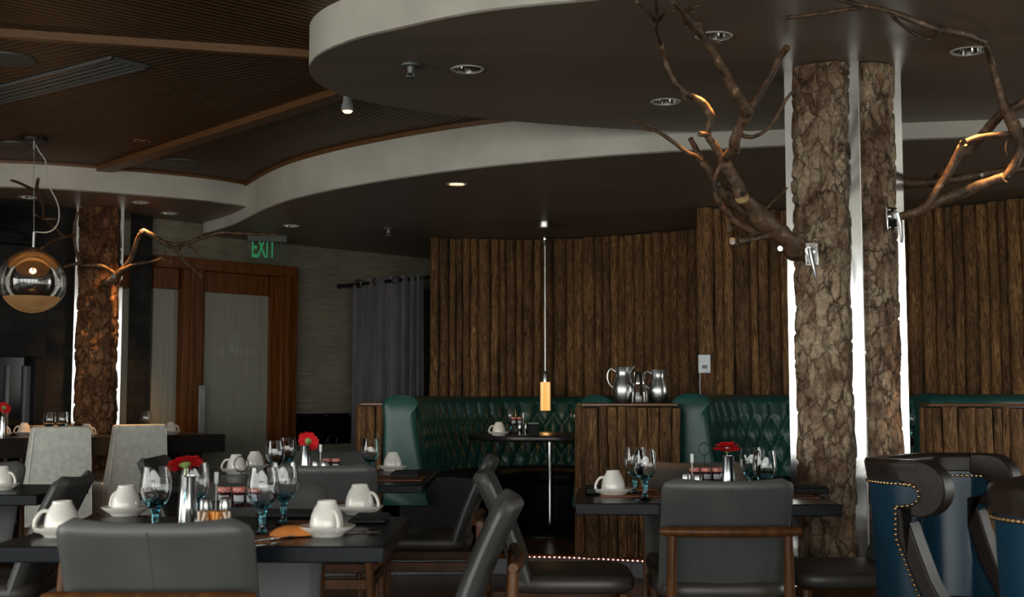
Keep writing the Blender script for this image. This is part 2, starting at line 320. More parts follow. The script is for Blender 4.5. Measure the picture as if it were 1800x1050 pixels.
# ------------------------------------------------------------------ mesh helpers
class MB:
    def __init__(s): s.v = []; s.f = []; s.t = []
    def add(s, vs, fs, tone=None):
        o = len(s.v); s.v += [tuple(p) for p in vs]; s.f += [tuple(i + o for i in f) for f in fs]
        s.t += [tone or (0, 0, 0)] * len(vs); return s
    def box(s, c, d, rz=0, tilt=None):
        mt = Matrix.Rotation(rz, 3, 'Z')
        if tilt: mt = mt @ tilt
        vs = [Vector(c) + mt @ Vector((x * d[0] / 2, y * d[1] / 2, z * d[2] / 2)) for x in (-1, 1) for y in (-1, 1) for z in (-1, 1)]
        return s.add(vs, [(0, 1, 3, 2), (4, 6, 7, 5), (0, 4, 5, 1), (2, 3, 7, 6), (0, 2, 6, 4), (1, 5, 7, 3)])
    def prism(s, pts, z0, z1, cap=(1, 1)):
        n = len(pts); vs = [(p[0], p[1], z0) for p in pts] + [(p[0], p[1], z1) for p in pts]
        fs = [(i, (i + 1) % n, n + (i + 1) % n, n + i) for i in range(n)]
        if cap[0]: fs.append(tuple(range(n - 1, -1, -1)))
        if cap[1]: fs.append(tuple(range(n, 2 * n)))
        return s.add(vs, fs)
    def lathe(s, prof, c=(0, 0, 0), n=24, axis=None, squash=1):
        vs = []; fs = []; q = Vector(axis).to_track_quat('Z', 'Y') if axis is not None else None
        for r, z in prof:
            for k in range(n):
                p = Vector((r * math.cos(2 * PI * k / n), r * squash * math.sin(2 * PI * k / n), z))
                if q: p = q @ p
                vs.append(Vector(c) + p)
        for i in range(len(prof) - 1):
            for k in range(n):
                a, b2 = i * n + k, i * n + (k + 1) % n; fs.append((a, b2, b2 + n, a + n))
        if prof[0][0] > 1e-5: fs.append(tuple(range(n - 1, -1, -1)))
        if prof[-1][0] > 1e-5: fs.append(tuple(range((len(prof) - 1) * n, len(prof) * n)))
        return s.add(vs, fs)
    def shell(s, prof, c=(0, 0, 0), n=24):      # closed turned profile (glass with thickness), no caps
        vs = []; fs = []; L = len(prof)
        for r, z in prof:
            for k in range(n): vs.append((c[0] + r * math.cos(2 * PI * k / n), c[1] + r * math.sin(2 * PI * k / n), c[2] + z))
        for i in range(L - 1):
            for k in range(n):
                a, b2 = i * n + k, i * n + (k + 1) % n; fs.append((a, b2, b2 + n, a + n))
        return s.add(vs, fs)
    def tube(s, path, rad, n=8, cap=True, rough=0.):
        path = [Vector(p) for p in path]; L = len(path)
        if not isinstance(rad, (list, tuple)): rad = [rad] * L
        vs = []; fs = []; up = None
        for i, p in enumerate(path):
            t = (path[min(i + 1, L - 1)] - path[max(i - 1, 0)]).normalized()
            if up is None: up = Vector((0, 0, 1)) if abs(t.z) < .9 else Vector((1, 0, 0))
            a = t.cross(up).normalized(); up = a.cross(t).normalized()
            for k in range(n):
                d = a * math.cos(2 * PI * k / n) + up * math.sin(2 * PI * k / n)
                rr = rad[i] * (1 + (rough * noise.noise((p + d * rad[i]) * 28) if rough else 0))
                vs.append(p + d * rr)
        for i in range(L - 1):
            for k in range(n):
                a, b2 = i * n + k, i * n + (k + 1) % n; fs.append((a, b2, b2 + n, a + n))
        if cap: fs += [tuple(range(n - 1, -1, -1)), tuple(range((L - 1) * n, L * n))]
        return s.add(vs, fs)
    def ball(s, c, r, n=8):
        return s.lathe([(r * math.sin(PI * i / n) if 0 < i < n else 0, -r * math.cos(PI * i / n)) for i in range(n + 1)], c, max(6, n))
    def grid(s, G, wrap=False):
        nu, nv = len(G), len(G[0]); fs = []
        for i in range(nu - (0 if wrap else 1)):
            for j in range(nv - 1): fs.append((i * nv + j, ((i + 1) % nu) * nv + j, ((i + 1) % nu) * nv + j + 1, i * nv + j + 1))
        return s.add([p for r in G for p in r], fs)
    def build(s, name, m, parent=None, world=False, bevel=0, sub=0, ang=40, tone=False, seg=2):
        me = bpy.data.meshes.new(name)
        off = Vector(parent.location) if (parent is not None and world) else Vector((0, 0, 0))
        if parent is not None and world and parent.parent is not None: off += Vector(parent.parent.location)
        me.from_pydata([Vector(v) - off for v in s.v], [], s.f); me.update()
        import bmesh
        bm = bmesh.new(); bm.from_mesh(me); bmesh.ops.recalc_face_normals(bm, faces=bm.faces); bm.to_mesh(me); bm.free()
        me.shade_smooth(); me.set_sharp_from_angle(angle=math.radians(ang))
        if tone:
            at = me.color_attributes.new('tone', 'FLOAT_COLOR', 'POINT')
            for i, c in enumerate(s.t): at.data[i].color = (*c, 1)
        me.materials.append(M[m] if isinstance(m, str) else m)
        o = bpy.data.objects.new(name, me); COL.objects.link(o)
        if parent is not None: o.parent = parent
        if bevel:
            b = o.modifiers.new('b', 'BEVEL'); b.width = bevel; b.segments = seg; b.limit_method = 'ANGLE'; b.angle_limit = math.radians(35)
        if sub:
            b = o.modifiers.new('s', 'SUBSURF'); b.levels = sub; b.render_levels = sub
        return o
def tag(o, label=None, cat=None, group=None, kind=None):
    if label: o['label'] = label
    if cat: o['category'] = cat
    if group: o['group'] = group
    if kind: o['kind'] = kind
    return o
def struct(o, label=None):
    o['kind'] = 'structure'
    if label: o['label'] = label
    return o
def empty(name, loc, label, cat, rz=0, group=None):
    o = bpy.data.objects.new(name, None); COL.objects.link(o); o.location = loc; o.rotation_euler = (0, 0, rz)
    o.empty_display_size = .1
    return tag(o, label, cat, group)
def kids(o): return list(o.children)
def dup(o, loc, rz, label, group=None, parent=None, scale=None):
    c = o.copy(); COL.objects.link(c); c.parent = parent
    if parent is None:
        c.location = loc; c.rotation_euler = (0, 0, rz)
        if label: c['label'] = label
        if group: c['group'] = group
    for k in kids(o): dup(k, None, None, None, None, c)
    return c
def smooth(pts, step):          # Catmull-Rom through pts, resampled to even steps
    pts = [Vector(p) for p in pts]; q = [pts[0] * 2 - pts[1]] + pts + [pts[-1] * 2 - pts[-2]]; fine = []
    for i in range(1, len(q) - 2):
        for k in range(12):
            t = k / 12; a, b, c, d = q[i - 1], q[i], q[i + 1], q[i + 2]
            fine.append(.5 * ((2 * b) + (c - a) * t + (2 * a - 5 * b + 4 * c - d) * t * t + (3 * b - a - 3 * c + d) * t ** 3))
    fine.append(pts[-1].copy()); out = [fine[0]]; acc = 0
    L = sum((fine[i + 1] - fine[i]).length for i in range(len(fine) - 1)); n = max(2, round(L / step)); st = L / n; nxt = st; acc = 0
    for i in range(len(fine) - 1):
        d = (fine[i + 1] - fine[i]).length
        while acc + d >= nxt - 1e-9 and len(out) < n:
            out.append(fine[i].lerp(fine[i + 1], (nxt - acc) / d)); nxt += st
        acc += d
    out.append(fine[-1]); return out
# ------------------------------------------------------------------ the room
ZL, ZU, ZW = 2.55, 2.65, 2.85       # low soffit, upper soffits, timber ceiling
struct(MB().box((.5, 4.5, -.05), (16, 18, .1)).build('floor', 'floor'))
# timber ceiling in three fields, boards running along each field's own X axis
b1a, b1b = PZ(0, 52, ZW), PZ(540, 89, ZW); b2a, b2b = PZ(180, 294, ZW), PZ(592, 160, ZW)
def ext(a, b, t): return a + (b - a) * t
A0, A1 = ext(b1a, b1b, -3.2), ext(b1a, b1b, 8)
B0, B1 = ext(b2a, b2b, -1.5), ext(b2a, b2b, 5)
def field(name, pts, ang):
    ca, sa = math.cos(-ang), math.sin(-ang)
    q = [(p[0] * ca - p[1] * sa, p[0] * sa + p[1] * ca) for p in pts]
    o = MB().prism(q, ZW, ZW + .05).build(name, 'slats'); o.rotation_euler = (0, 0, ang); return struct(o)
u1, u2 = A1 - A0, B1 - B0; k_ = ((B0.x - A0.x) * u2.y - (B0.y - A0.y) * u2.x) / (u1.x * u2.y - u1.y * u2.x); II = A0 + u1 * k_
field('ceiling', [(A0.x, A0.y), (II.x, II.y), (9, II.y), (9, -5), (-8.5, -5), (-8.5, A0.y)], math.radians(41))
field('ceiling', [(A0.x, A0.y), (II.x, II.y), (B0.x, B0.y), (-8.5, B0.y), (-8.5, A0.y)], math.radians(-31))
field('ceiling', [(B0.x, B0.y), (II.x, II.y), (9, II.y), (9, 14.5), (-8.5, 14.5), (-8.5, B0.y)], math.radians(68))
def beam(a, b, wd, name='trim_1'):
    d = (b - a); ang = math.atan2(d.y, d.x); c = (a + b) / 2
    o = MB().box((0, 0, 0), (d.length, wd, .05)).build(name, 'beam_wood', bevel=.004)
    o.location = (c.x, c.y, ZW - .015); o.rotation_euler = (0, 0, ang); struct(o)
beam(ext(b1a, b1b, -.9), ext(b1a, b1b, 1.25), .045, 'trim_1')
beam(ext(b2a, b2b, 0), ext(b2a, b2b, 1.2), .11, 'trim_2')

def strip(pts, z0, z1):
    m_ = MB(); G = [[(p.x, p.y, z0), (p.x, p.y, z1)] for p in pts]; m_.grid(G); return m_
# low soffit with its S-shaped fascia
lo_px = [(357, 412), (400, 400), (430, 387), (470, 367), (520, 350), (600, 332), (700, 315), (800, 301), (900, 290), (1000, 281), (1100, 273), (1200, 267), (1380, 258), (1580, 248), (1800, 240), (2200, 226)]
lo = smooth([PZ(x, y, ZL) for x, y in lo_px], .06)
struct(strip(lo, ZL, ZW).build('trim_3', 'white_paint'))
poly = [(p.x, p.y) for p in lo] + [(7.9, lo[-1].y), (7.9, 14.3), (-4.5, 14.3), (-4.5, lo[0].y + .6)]
struct(MB().prism(poly, ZL, ZL + .01).build('ceiling_low', 'soffit'))
# thin timber edge where boards meet the fascia
def edge(pts, name, off=.012, h=.03):
    m_ = MB(); L = len(pts); G = []
    for i, p in enumerate(pts):
        t = (pts[min(i + 1, L - 1)] - pts[max(i - 1, 0)]); n_ = Vector((t.y, -t.x, 0)).normalized() * off
        G.append([(p.x + n_.x * .2, p.y + n_.y * .2, ZW - h), (p.x + n_.x, p.y + n_.y, ZW - h), (p.x + n_.x, p.y + n_.y, ZW)])
    m_.grid(G); return struct(m_.build(name, 'beam_wood'))
edge([p for p in lo if p.x < 1.2], 'trim_4')
# upper soffit (rounded nose) and fascia
up_px = [(1240, -18), (1050, 1), (900, 15), (800, 30), (700, 52), (640, 66), (600, 79), (570, 92), (551, 106), (543, 120), (547, 133), (558, 146), (582, 160), (620, 173), (680, 186), (760, 198), (840, 207), (900, 213), (1000, 221), (1100, 227), (1200, 231), (1300, 228)]
up = smooth([PZ(x, y, ZU) for x, y in up_px], .05)
up = [Vector((9, up[0].y - .35, ZU)), Vector((4, up[0].y - .3, ZU)), Vector((2.2, up[0].y - .13, ZU))] + up
struct(strip(up, ZU, ZW).build('trim_5', 'white_paint'))
tail = [p for p in lo if p.x > up[-1].x + .05]
poly = [(p.x, p.y) for p in up] + [(p.x, p.y + .05) for p in tail] + [(9, tail[-1].y + .05)]
struct(MB().prism(poly, ZU, ZU + .01).build('ceiling_upper', 'soffit'))
m_ = MB(); G = []
for i, p in enumerate(up):
    t = (up[min(i + 1, len(up) - 1)] - up[max(i - 1, 0)]); n_ = Vector((-t.y, t.x, 0)).normalized() * -.014
    G.append([(p.x, p.y, ZW - .02), (p.x + n_.x, p.y + n_.y, ZW - .02), (p.x + n_.x, p.y + n_.y, ZW)])
m_.grid(G); struct(m_.build('trim_6', 'beam_wood'))
# soffit beside the entrance
le_px = [(-420, 326), (-200, 327), (0, 330), (100, 334), (200, 341), (300, 349), (380, 357), (446, 367)]
le = smooth([PZ(x, y, ZU) for x, y in le_px], .08)
struct(strip(le, ZU, ZW).build('trim_7', 'white_paint'))
struct(MB().prism([(p.x, p.y) for p in le] + [(le[-1].x + .5, le[-1].y + .9), (-2.0, 13), (-7.5, 13), (-7.5, le[0].y)], ZU, ZU + .01).build('ceiling_entrance', 'soffit'))
edge(le, 'trim_8', .012, .02)

# walls
K = 13.61                                    # entrance wall runs along Y = X + K
def wallbox(name, a, b, z0, z1, th, mt):
    a, b = Vector(a), Vector(b); d = b - a; o = MB().box((d.length / 2, th / 2, (z0 + z1) / 2), (d.length, th, z1 - z0)).build(name, mt)
    o.location = (a.x, a.y, 0); o.rotation_euler = (0, 0, math.atan2(d.y, d.x)); return struct(o)
q2 = math.sqrt(.5)
wallbox('wall_entrance', (-3.4, K - 3.4), (-.2, K - .2), 0, ZW, .1, 'stone')
wallbox('wall_slate', (-7.2, K - 7.2 - .1), (-3.03, K - 3.03 - .1), 0, ZW, .09, 'slate')
wallbox('wall_back', (-.7, 13.6), (8.1, 13.6), 0, ZW, .1, 'backing')
wallbox('wall_right', (8.05, 14), (8.05, 7.3), 0, ZW, .1, 'backing')
wallbox('wall_right', (8.05, 4.9), (8.05, -3.3), 0, ZW, .1, 'backing')
# window walls behind and beside the camera that bring the daylight in
def window_wall(name, a, b, n, mt='backing', z0=.25, z1=2.5):
    a, b = Vector(a), Vector(b); d = b - a; L = d.length; m_ = MB()
    m_.box((L / 2, 0, z0 / 2), (L, .15, z0)); m_.box((L / 2, 0, (z1 + ZW) / 2), (L, .15, ZW - z1))
    for k in range(n + 1): m_.box((L * k / n, 0, (z0 + z1) / 2), (.42 if k % 2 == 0 else .07, .14, z1 - z0))
    m_.box((L / 2, 0, 1.9), (L, .06, .05))
    o = m_.build(name, mt); o.location = (a.x, a.y, 0); o.rotation_euler = (0, 0, math.atan2(d.y, d.x)); struct(o)
    ld = bpy.data.lights.new(name + '_daylight', 'AREA'); ld.shape = 'RECTANGLE'; ld.size = L; ld.size_y = z1 - z0
    ld.cycles.is_portal = True
    lo_ = bpy.data.objects.new(name + '_daylight', ld); COL.objects.link(lo_)
    c = (a + b) / 2; lo_.location = (c.x, c.y, (z0 + z1) / 2); return lo_, d
l1, d1 = window_wall('window_1', (-7.2, -3.2, 0), (6.0, -3.2, 0), 11)
l1.rotation_euler = (PI / 2, 0, 0)           # portal faces into the room (+Y)
l2, d2 = window_wall('window_2', (-7.2, -3.2, 0), (-7.2, 4.2, 0), 6)
l2.rotation_euler = (PI / 2, 0, -PI / 2)
l3, d3 = window_wall('window_3', (8.05, 4.9, 0), (8.05, 7.3, 0), 2)
l3.rotation_euler = (PI / 2, 0, PI / 2)
wallbox('wall_left', (-7.2, 4.2), (-7.2, 6.4), 0, ZW, .1, 'slate')
wallbox('wall_rear', (6, -3.2), (8.1, -3.2), 0, ZW, .1, 'backing')

# log-clad walls
def logs(m_, path, z0, z1, wmin=.062, wmax=.125, bulge=.75, rows=26, side=1):
    pts = smooth(path, .01); L = len(pts) - 1; s_ = 0
    while s_ < L - 3:
        wd = R.uniform(wmin, wmax); n_ = max(3, int(wd / .01)); e_ = min(L, s_ + n_)
        a, b = pts[s_], pts[e_]; c = (a + b) / 2; t = (b - a); hw = t.length / 2 * .985; t = t.normalized(); nn = Vector((t.y, -t.x, 0)) * side
        sd = R.random() * 40; tone = (R.random() * 7, R.random() * 9, R.random() * 5); vs = []; fs = []; K_ = 9
        kz = R.uniform(.2, .8) * (z1 - z0) + z0
        zt = z1 - (R.random() * .012)
        for i in range(rows + 1):
            z = z0 + (zt - z0) * i / rows; wob = noise.noise((sd, z * 1.3, 0)) * .012; rr = 1 + .13 * noise.noise((sd, z * 2.4, 5)) + .12 * math.exp(-((z - kz) / .05) ** 2)
            for k in range(K_):
                th = PI * k / (K_ - 1); rad = hw * rr * (1 + .06 * noise.noise((sd + k * .9, z * 5, 3)))
                p = c + t * (-math.cos(th) * rad + wob) + nn * (math.sin(th) * rad * bulge * 1.3)
                vs.append((p.x, p.y, z))
        for i in range(rows):
            for k in range(K_ - 1): fs.append((i * K_ + k, i * K_ + k + 1, (i + 1) * K_ + k + 1, (i + 1) * K_ + k))
        fs.append(tuple(range(rows * K_, (rows + 1) * K_)))
        m_.add(vs, fs, tone); s_ = e_
lw1 = [PZ(x, y, ZL) for x, y in [(757, 417), (840, 419), (920, 420.5), (1000, 419), (1100, 412.5), (1180, 406), (1224, 401)]]
lw2 = [PZ(x, y, ZL) for x, y in [(1225, 365), (1300, 366), (1390, 369), (1480, 371), (1590, 369), (1700, 359), (1800, 347), (1960, 322)]]
for nm, pth in (('wall_logs', lw1), ('wall_logs', lw2)):
    m_ = MB(); logs(m_, pth, .1, ZL - .005); struct(m_.build(nm, 'logs', tone=True))
    bk = smooth(pth, .1); m_ = strip([p + Vector((0, .02, 0)) for p in bk], .0, ZL); struct(m_.build('wall_backing', 'backing'))
m_ = MB(); logs(m_, [Vector((lw1[-1].x, lw1[-1].y, 0)), Vector((lw2[0].x + .01, lw2[0].y + .06, 0))], .1, ZL - .005, side=-1)
struct(m_.build('wall_logs', 'logs', tone=True))
struct(strip([lw1[0] + Vector((.02, .02, 0)), Vector((lw1[0].x + .05, 13.6, 0))], 0, ZL).build('wall_backing', 'backing'))

# raised booth platform with tiled riser and timber nosing
pf_px = [(430, 984), (560, 980), (700, 978), (900, 976), (1000, 977), (1125, 983), (1300, 992), (1500, 1003), (1800, 1020), (2300, 1045)]
PLAT = .12
pf = smooth([PZ(x, y, PLAT) for x, y in pf_px], .08)
struct(MB().prism([(p.x, p.y) for p in pf] + [(7.9, 13.5), (-.75, 13.3), (-1.6, 12.0)], 0, PLAT).build('floor_platform', 'floor'))
struct(strip([p + Vector((0, -.006, 0)) for p in pf], 0, PLAT - .025).build('trim_9', 'riser'))
m_ = MB(); m_.tube([p + Vector((0, -.004, -.008)) for p in pf], .013, 8); struct(m_.build('trim_10', 'walnut'))
ledp = [p for p in pf if .02 < p.x < 1.05]
t = empty('light_strip', ledp[0] + Vector((0, -.02, -.03)), 'glowing string of red and white LED dots along the booth step edge', 'light strip')
MB().tube([p + Vector((0, -.021, -.012)) for p in ledp], .006, 6).build('tape', 'led_tape', t, True)
for p in smooth(ledp, .032): MB().ball(p + Vector((0, -.027, -.010)), .0055, 5).build('light_dot', 'led', t, True)

# entrance: timber frame, sidelight and a frosted glass door, all in the plane of the oblique wall
def WP(x, z): # point on the wall face in frame column x at height z (returned as distance along wall)
    u = (x - 900) / F; k = cp + 0; Y = (K - .0) / (1 - u * cp) ; Y = (K + u * (z - H) * sp) / (1 - u * cp); X = Y - K
    return (X + 3.02) / q2
def zat(x, y): # height of the wall point seen at frame (x, y)
    u, v = (x - 900) / F, (525 - y) / F; t_ = K / ((cp - v * sp) - u); return H + t_ * (v * cp + sp)
DW = empty('door_1', (-3.02, K - 3.02, 0), None, None, PI / 4); DW['kind'] = 'structure'
def dbox(name, x0, x1, z0, z1, dep, mt, out=0., bev=.004, par=None):
    a, b = WP(x0, (z0 + z1) / 2), WP(x1, (z0 + z1) / 2)
    return MB().box(((a + b) / 2, -dep / 2 - out, (z0 + z1) / 2), (b - a, dep, z1 - z0)).build(name, mt, par or DW, bevel=bev)
zh = zat(400, 462)
dbox('frame', 480, 508, 0, zh, .12, 'door_wood'); dbox('frame', 262, 508, zh - .10, zh, .13, 'door_wood'); dbox('frame', 306, 341, 0, zh - .1, .12, 'door_wood')
dbox('frame_stop', 488, 494, 0, zh - .1, .14, 'door_wood'); dbox('frame_stop', 318, 324, 0, zh - .1, .14, 'door_wood')
zg = zat(400, 517); zs = zat(285, 508)
dbox('transom', 262, 306, zs, zh - .1, .08, 'door_wood'); dbox('sidelight_glass', 262, 306, 0.0, zs, .03, 'frosted'); 
dbox('door_stile', 341, 351, .05, zh - .1, .06, 'door_wood'); dbox('door_stile', 466, 480, .05, zh - .1, .06, 'door_wood')
dbox('door_rail', 351, 466, zg, zh - .1, .06, 'door_wood'); dbox('door_rail', 351, 466, .05, .3, .06, 'door_wood')
dg = dbox('door_glass', 351, 466, .3, zg, .03, 'frosted', bev=0)
zl_ = zat(341, 678); hp = dbox('push_plate', 335.5, 346.5, zat(341, 775), zl_, .012, 'push_metal', .12); hp['label'] = 'brushed steel push plate'
def text(body, name, mt, size, parent=None, ext=.002, off=0., spacing=1.):
    c = bpy.data.curves.new(name, 'FONT'); c.body = body; c.size = size; c.extrude = ext; c.offset = off; c.align_x = 'CENTER'; c.align_y = 'BOTTOM'; c.space_character = spacing
    o = bpy.data.objects.new(name, c); COL.objects.link(o); c.materials.append(M[mt])
    bpy.context.view_layer.update(); me = bpy.data.meshes.new_from_object(o.evaluated_get(bpy.context.evaluated_depsgraph_get())); bpy.data.objects.remove(o); me.name = name
    o = bpy.data.objects.new(name, me); COL.objects.link(o)
    if parent is not None: o.parent = parent
    return o
lx = WP(408, 1.55)
tx = text('six|seven', 'etched_lettering', 'etching', .105, DW, .001, 0, 1.12); tx.location = (lx, -.033, zat(408, 628)); tx.rotation_euler = (PI / 2, 0, 0)
m_ = MB(); zc = zat(407, 602); u_ = .012
for (ax, az, bx, bz) in [(-.045, .085, .045, .06), (-.045, .05, .02, .035), (-.045, .06, -.03, -.01), (.02, .05, .045, .02), (-.02, .02, .045, .005), (-.045, -.02, .01, -.035), (.02, -.005, .045, -.05), (-.045, -.05, .045, -.085), (-.045, -.035, -.025, -.06)]:
    m_.box((lx + (ax + bx) / 2, -.032, zc + (az + bz) / 2), (bx - ax, .003, abs(az - bz)))
m_.build('etched_emblem', 'etching', DW)

# fireplace-like black framed cabinet and dark bulkhead at the slate wall
def SB(o_name, x0, x1, z0, z1, dep, mt, par, out=0.):
    def d_(x, z):
        u = (x - 900) / F; kk = K - .1; Y = (kk + u * (z - H) * sp) / (1 - u * cp); return (Y - kk + 7.2) / q2
    zm = (z0 + z1) / 2; a, b = d_(x0, zm), d_(x1, zm)
    return MB().box(((a + b) / 2, -dep / 2 - out, zm), (b - a, dep, z1 - z0)).build(o_name, mt, par, bevel=.003)
FP = empty('display_cabinet', (-7.2, K - 7.3, 0), 'black framed recessed glass cabinet in the dark slate wall', 'cabinet', PI / 4)
zz = lambda y: H + (700 - y) / 222
SB('back_panel', -260, 62, .02, zz(596), .02, 'black', FP); SB('frame', 46, 64, .02, zz(592), .12, 'matt_black', FP); SB('frame', -260, 64, zz(630), zz(592), .13, 'matt_black', FP)
SB('side_panel', 34, 45, .02, zz(645), .05, 'smoke_panel' if 'smoke_panel' in M else 'vent', FP); SB('divider', 3, 8, .02, zz(645), .05, 'vent', FP)
BH = empty('bulkhead_screen', (-7.2, K - 7.3, 0), 'black screen mounted high on the slate wall above the globe lamp', 'screen', PI / 4)
SB('screen_housing', -260, 66, zz(437), zz(362), .10, 'matt_black', BH); SB('screen_glass', -250, 58, zz(428), zz(372), .012, 'black', BH, .10)
t = empty('wall_screen', (-3.02, K - 3.02, 0), 'low black glossy panel on the travertine wall between door and curtain', 'panel', PI / 4)
za, zb = zat(570, 781), zat(570, 727)
dbox('glass_face', 518, 623, za, zb, .03, 'black', .0, .003, t)
for xx in (527, 570, 612):
    for z_ in (zb - .02, za + .02): MB().ball((WP(xx, .9), -.031, z_), .006, 6).build('screw_head', 'steel', t)

# exit sign
ex = P(463, 447, 10.9)
t = empty('exit_sign', (ex.x, ex.y, ZL), 'green EXIT sign on a clear pane hanging above the wooden door', 'sign', math.radians(14))
MB().box((.03, 0, -.03), (.34, .07, .06)).build('housing', 'cool_disc', t, bevel=.005)
MB().box((.03, 0, -.155), (.34, .008, .20)).build('pane', 'clear_sheet', t)
tx = text('EXIT', 'lettering', 'exit_green', .245, t, .003, .004, .95); tx.scale = (.44, 1, 1); tx.location = (.0, -.008, -.243); tx.rotation_euler = (PI / 2, 0, 0)

# curtain on its rod
ra, rb = P(597, 503, 11.85), P(762, 487, 11.15)
t = empty('curtain_rod', ra, 'dark metal curtain rod above the grey velvet curtain', 'curtain rod')
MB().tube([ra, rb], .017, 10).build('rod', 'black_metal', t, True); MB().ball(ra, .026, 8).build('finial', 'black_metal', t, True)
t = MB().box(rb + Vector((.0, .08, 0)), (.05, .16, .05)).build('wall_bracket', 'black_metal', t, True)
cb = P(628, 500, 11.72)
cu = empty('curtain', (cb.x, cb.y, 0), 'grey velvet curtain hanging in folds beside the log wall', 'curtain')
G = []; NU = 150
for i in range(NU + 1):
    f = i / NU; xx = 622 + (745 - 622) * f; top = ra.lerp(rb, (xx - 597) / 165.)
    col = []
    for j in range(26):
        g = j / 25; z = (top.z + .04) * (1 - g) + .02 * g
        fr = 5.2 + 0 * g; wv = math.sin((1.3 * f + 4.2 * f ** 3) * 2 * PI + .5 * math.sin(g * 3 + f * 7)) * (.035 + .025 * g) + .007 * math.sin(f * 41 + g * 2)
        sp_ = 1 + .06 * g
        p = top + (rb - ra) * ((f - .5) * (sp_ - 1)) * .7
        col.append((p.x + wv * .25, p.y + wv - .01, z))
    G.append(col)
m_ = MB(); m_.grid(G); c_ = m_.build('drape', 'velvet', cu, True)
so = c_.modifiers.new('t', 'SOLIDIFY'); so.thickness = .006
for xx, yy in ((632, 502), (665, 500), (698, 497)):
    p = ra.lerp(rb, (xx - 597) / 165.) + Vector((0, -.045, 0)); m_ = MB()
    m_.tube([p + Vector((.03 * math.cos(a * PI / 8), 0, .035 * math.sin(a * PI / 8))) for a in range(17)], .007, 6, False); m_.build('eyelet', 'chrome', cu, True)
# ------------------------------------------------------------------ bark-clad columns
def bark_panel(name, a, b, bulge, z0, z1, mt, parent, nu=64, nz=400, amp=.02, seed=0, fit=1.):
    a, b = Vector((a[0], a[1], 0)), Vector((b[0], b[1], 0)); t = (b - a); hw = t.length / 2; t.normalize(); nn = Vector((t.y, -t.x, 0)); c = (a + b) / 2
    G = []
    for k in range(nu + 1):
        th = PI * k / nu; row = []
        for j in range(nz + 1):
            z = z0 + (z1 - z0) * j / nz
            wv = 1 + .05 * noise.noise((seed, z * 1.7, k / nu * 2 > 1)) + .035 * noise.noise((seed + 9, z * 6, 1.0))
            q = c + t * (-math.cos(th) * hw * wv) + nn * (math.sin(th) ** .8 * bulge)
            d1 = noise.noise(Vector((q.x * 11 + seed, q.y * 11, z * 7))); v_ = noise.voronoi(Vector((q.x * 17 + seed + .6 * d1, q.y * 17, z * 9 + .6 * d1)))[0]
            d = amp * (min(.16, v_[1] - v_[0]) * 4.5 - .4 + .5 * d1) * min(1, math.sin(th) * 3 + .25)
            q = q + (nn * math.sin(th) + t * -math.cos(th)) * d; row.append((q.x, q.y, z))
        G.append(row)
    m_ = MB(); m_.grid(G); return m_.build(name, mt, parent, True, ang=180)
cc = PZ(1508, 107, ZU); cl_ = PZ(1378, 128, ZU); cr_ = PZ(1583, 130, ZU)
dl = (cl_ - cc); dr = (cr_ - cc); back = cc + dl + dr
col = empty('bark_column', (cc.x, cc.y, 0), 'square column faced with thick plated bark and mirror steel, two branches bracketed to it', 'column')
MB().prism([(cc.x, cc.y), (cr_.x, cr_.y), (back.x, back.y), (cl_.x, cl_.y)], 0, ZU).build('steel_cladding', 'sheet', col, True)
MB().tube([(cc.x, cc.y, 0), (cc.x, cc.y, ZU)], .0035, 6).build('corner_trim', 'steel', col, True)
fa, fb = cc + dl * .87, cc + dl * .17
bark_panel('bark_slab', fa, fb, .085, 0, ZU - .004, 'bark', col, seed=3, amp=.022)
fa, fb = cc + dr * .10, cc + dr * .70
bark_panel('bark_slab', fa, fb, .055, 0, ZU - .004, 'bark', col, seed=21, nu=48, amp=.022)
lc = PZ(171, 366, ZU)
lcol = empty('bark_column', (lc.x, lc.y + .1, 0), 'slim dark column with red-brown bark between steel edges behind the white chairs', 'column')
la, lb = PX(130, lc.y, 1.9), PX(214, lc.y, 1.9)
MB().box((( la.x + lb.x) / 2, lc.y + .1, ZU / 2), (lb.x - la.x, .18, ZU)).build('steel_cladding', 'sheet', lcol, True)
bark_panel('bark_slab', (PX(138, lc.y, 1.9).x, lc.y), (PX(206, lc.y, 1.9).x, lc.y), .10, 0, ZU - .004, 'dark_bark', lcol, seed=40, amp=.03, nu=50)

# ------------------------------------------------------------------ branches (traced limbs)
def limb(m_, pts, d0, d1, n=9, sub=True):
    q = [P(x, y, d0 + (d1 - d0) * i / max(1, len(pts) - 1)) for i, (x, y, r) in enumerate(pts)]
    q = [PZ(x, y, ZU - .05) if v.z > ZU - .05 else v for v, (x, y, r) in zip(q, pts)]
    rr = [max(.003, r / F * p.y) for (x, y, r), p in zip(pts, q)]
    if sub:
        sm = []; rs = []
        qq = [q[0] * 2 - q[1]] + q + [q[-1] * 2 - q[-2]]
        for i in range(1, len(qq) - 2):
            for k in range(4):
                t = k / 4; a, b, c, d = qq[i - 1], qq[i], qq[i + 1], qq[i + 2]
                sm.append(.5 * ((2 * b) + (c - a) * t + (2 * a - 5 * b + 4 * c - d) * t * t + (3 * b - a - 3 * c + d) * t ** 3)); rs.append(rr[i - 1] * (1 - t) + rr[i] * t)
        sm.append(q[-1]); rs.append(rr[-1]); q, rr = sm, rs
    rr = [r * (1 + .13 * noise.noise(p * 14)) for r, p in zip(rr, q)]
    m_.tube(q, rr, n, True, .22); return q
def disc(m_, x, y, D, r, axis, th=.012):
    r = r / F * D; m_.lathe([(0, 0), (r, 0), (r, th), (0, th)], P(x, y, D), 14, axis)
root = P(1425, 447, 5.58)
bl = empty('tree_branch', root, 'big forked branch reaching up from the broad face of the bark and steel column', 'branch')
m_ = MB()
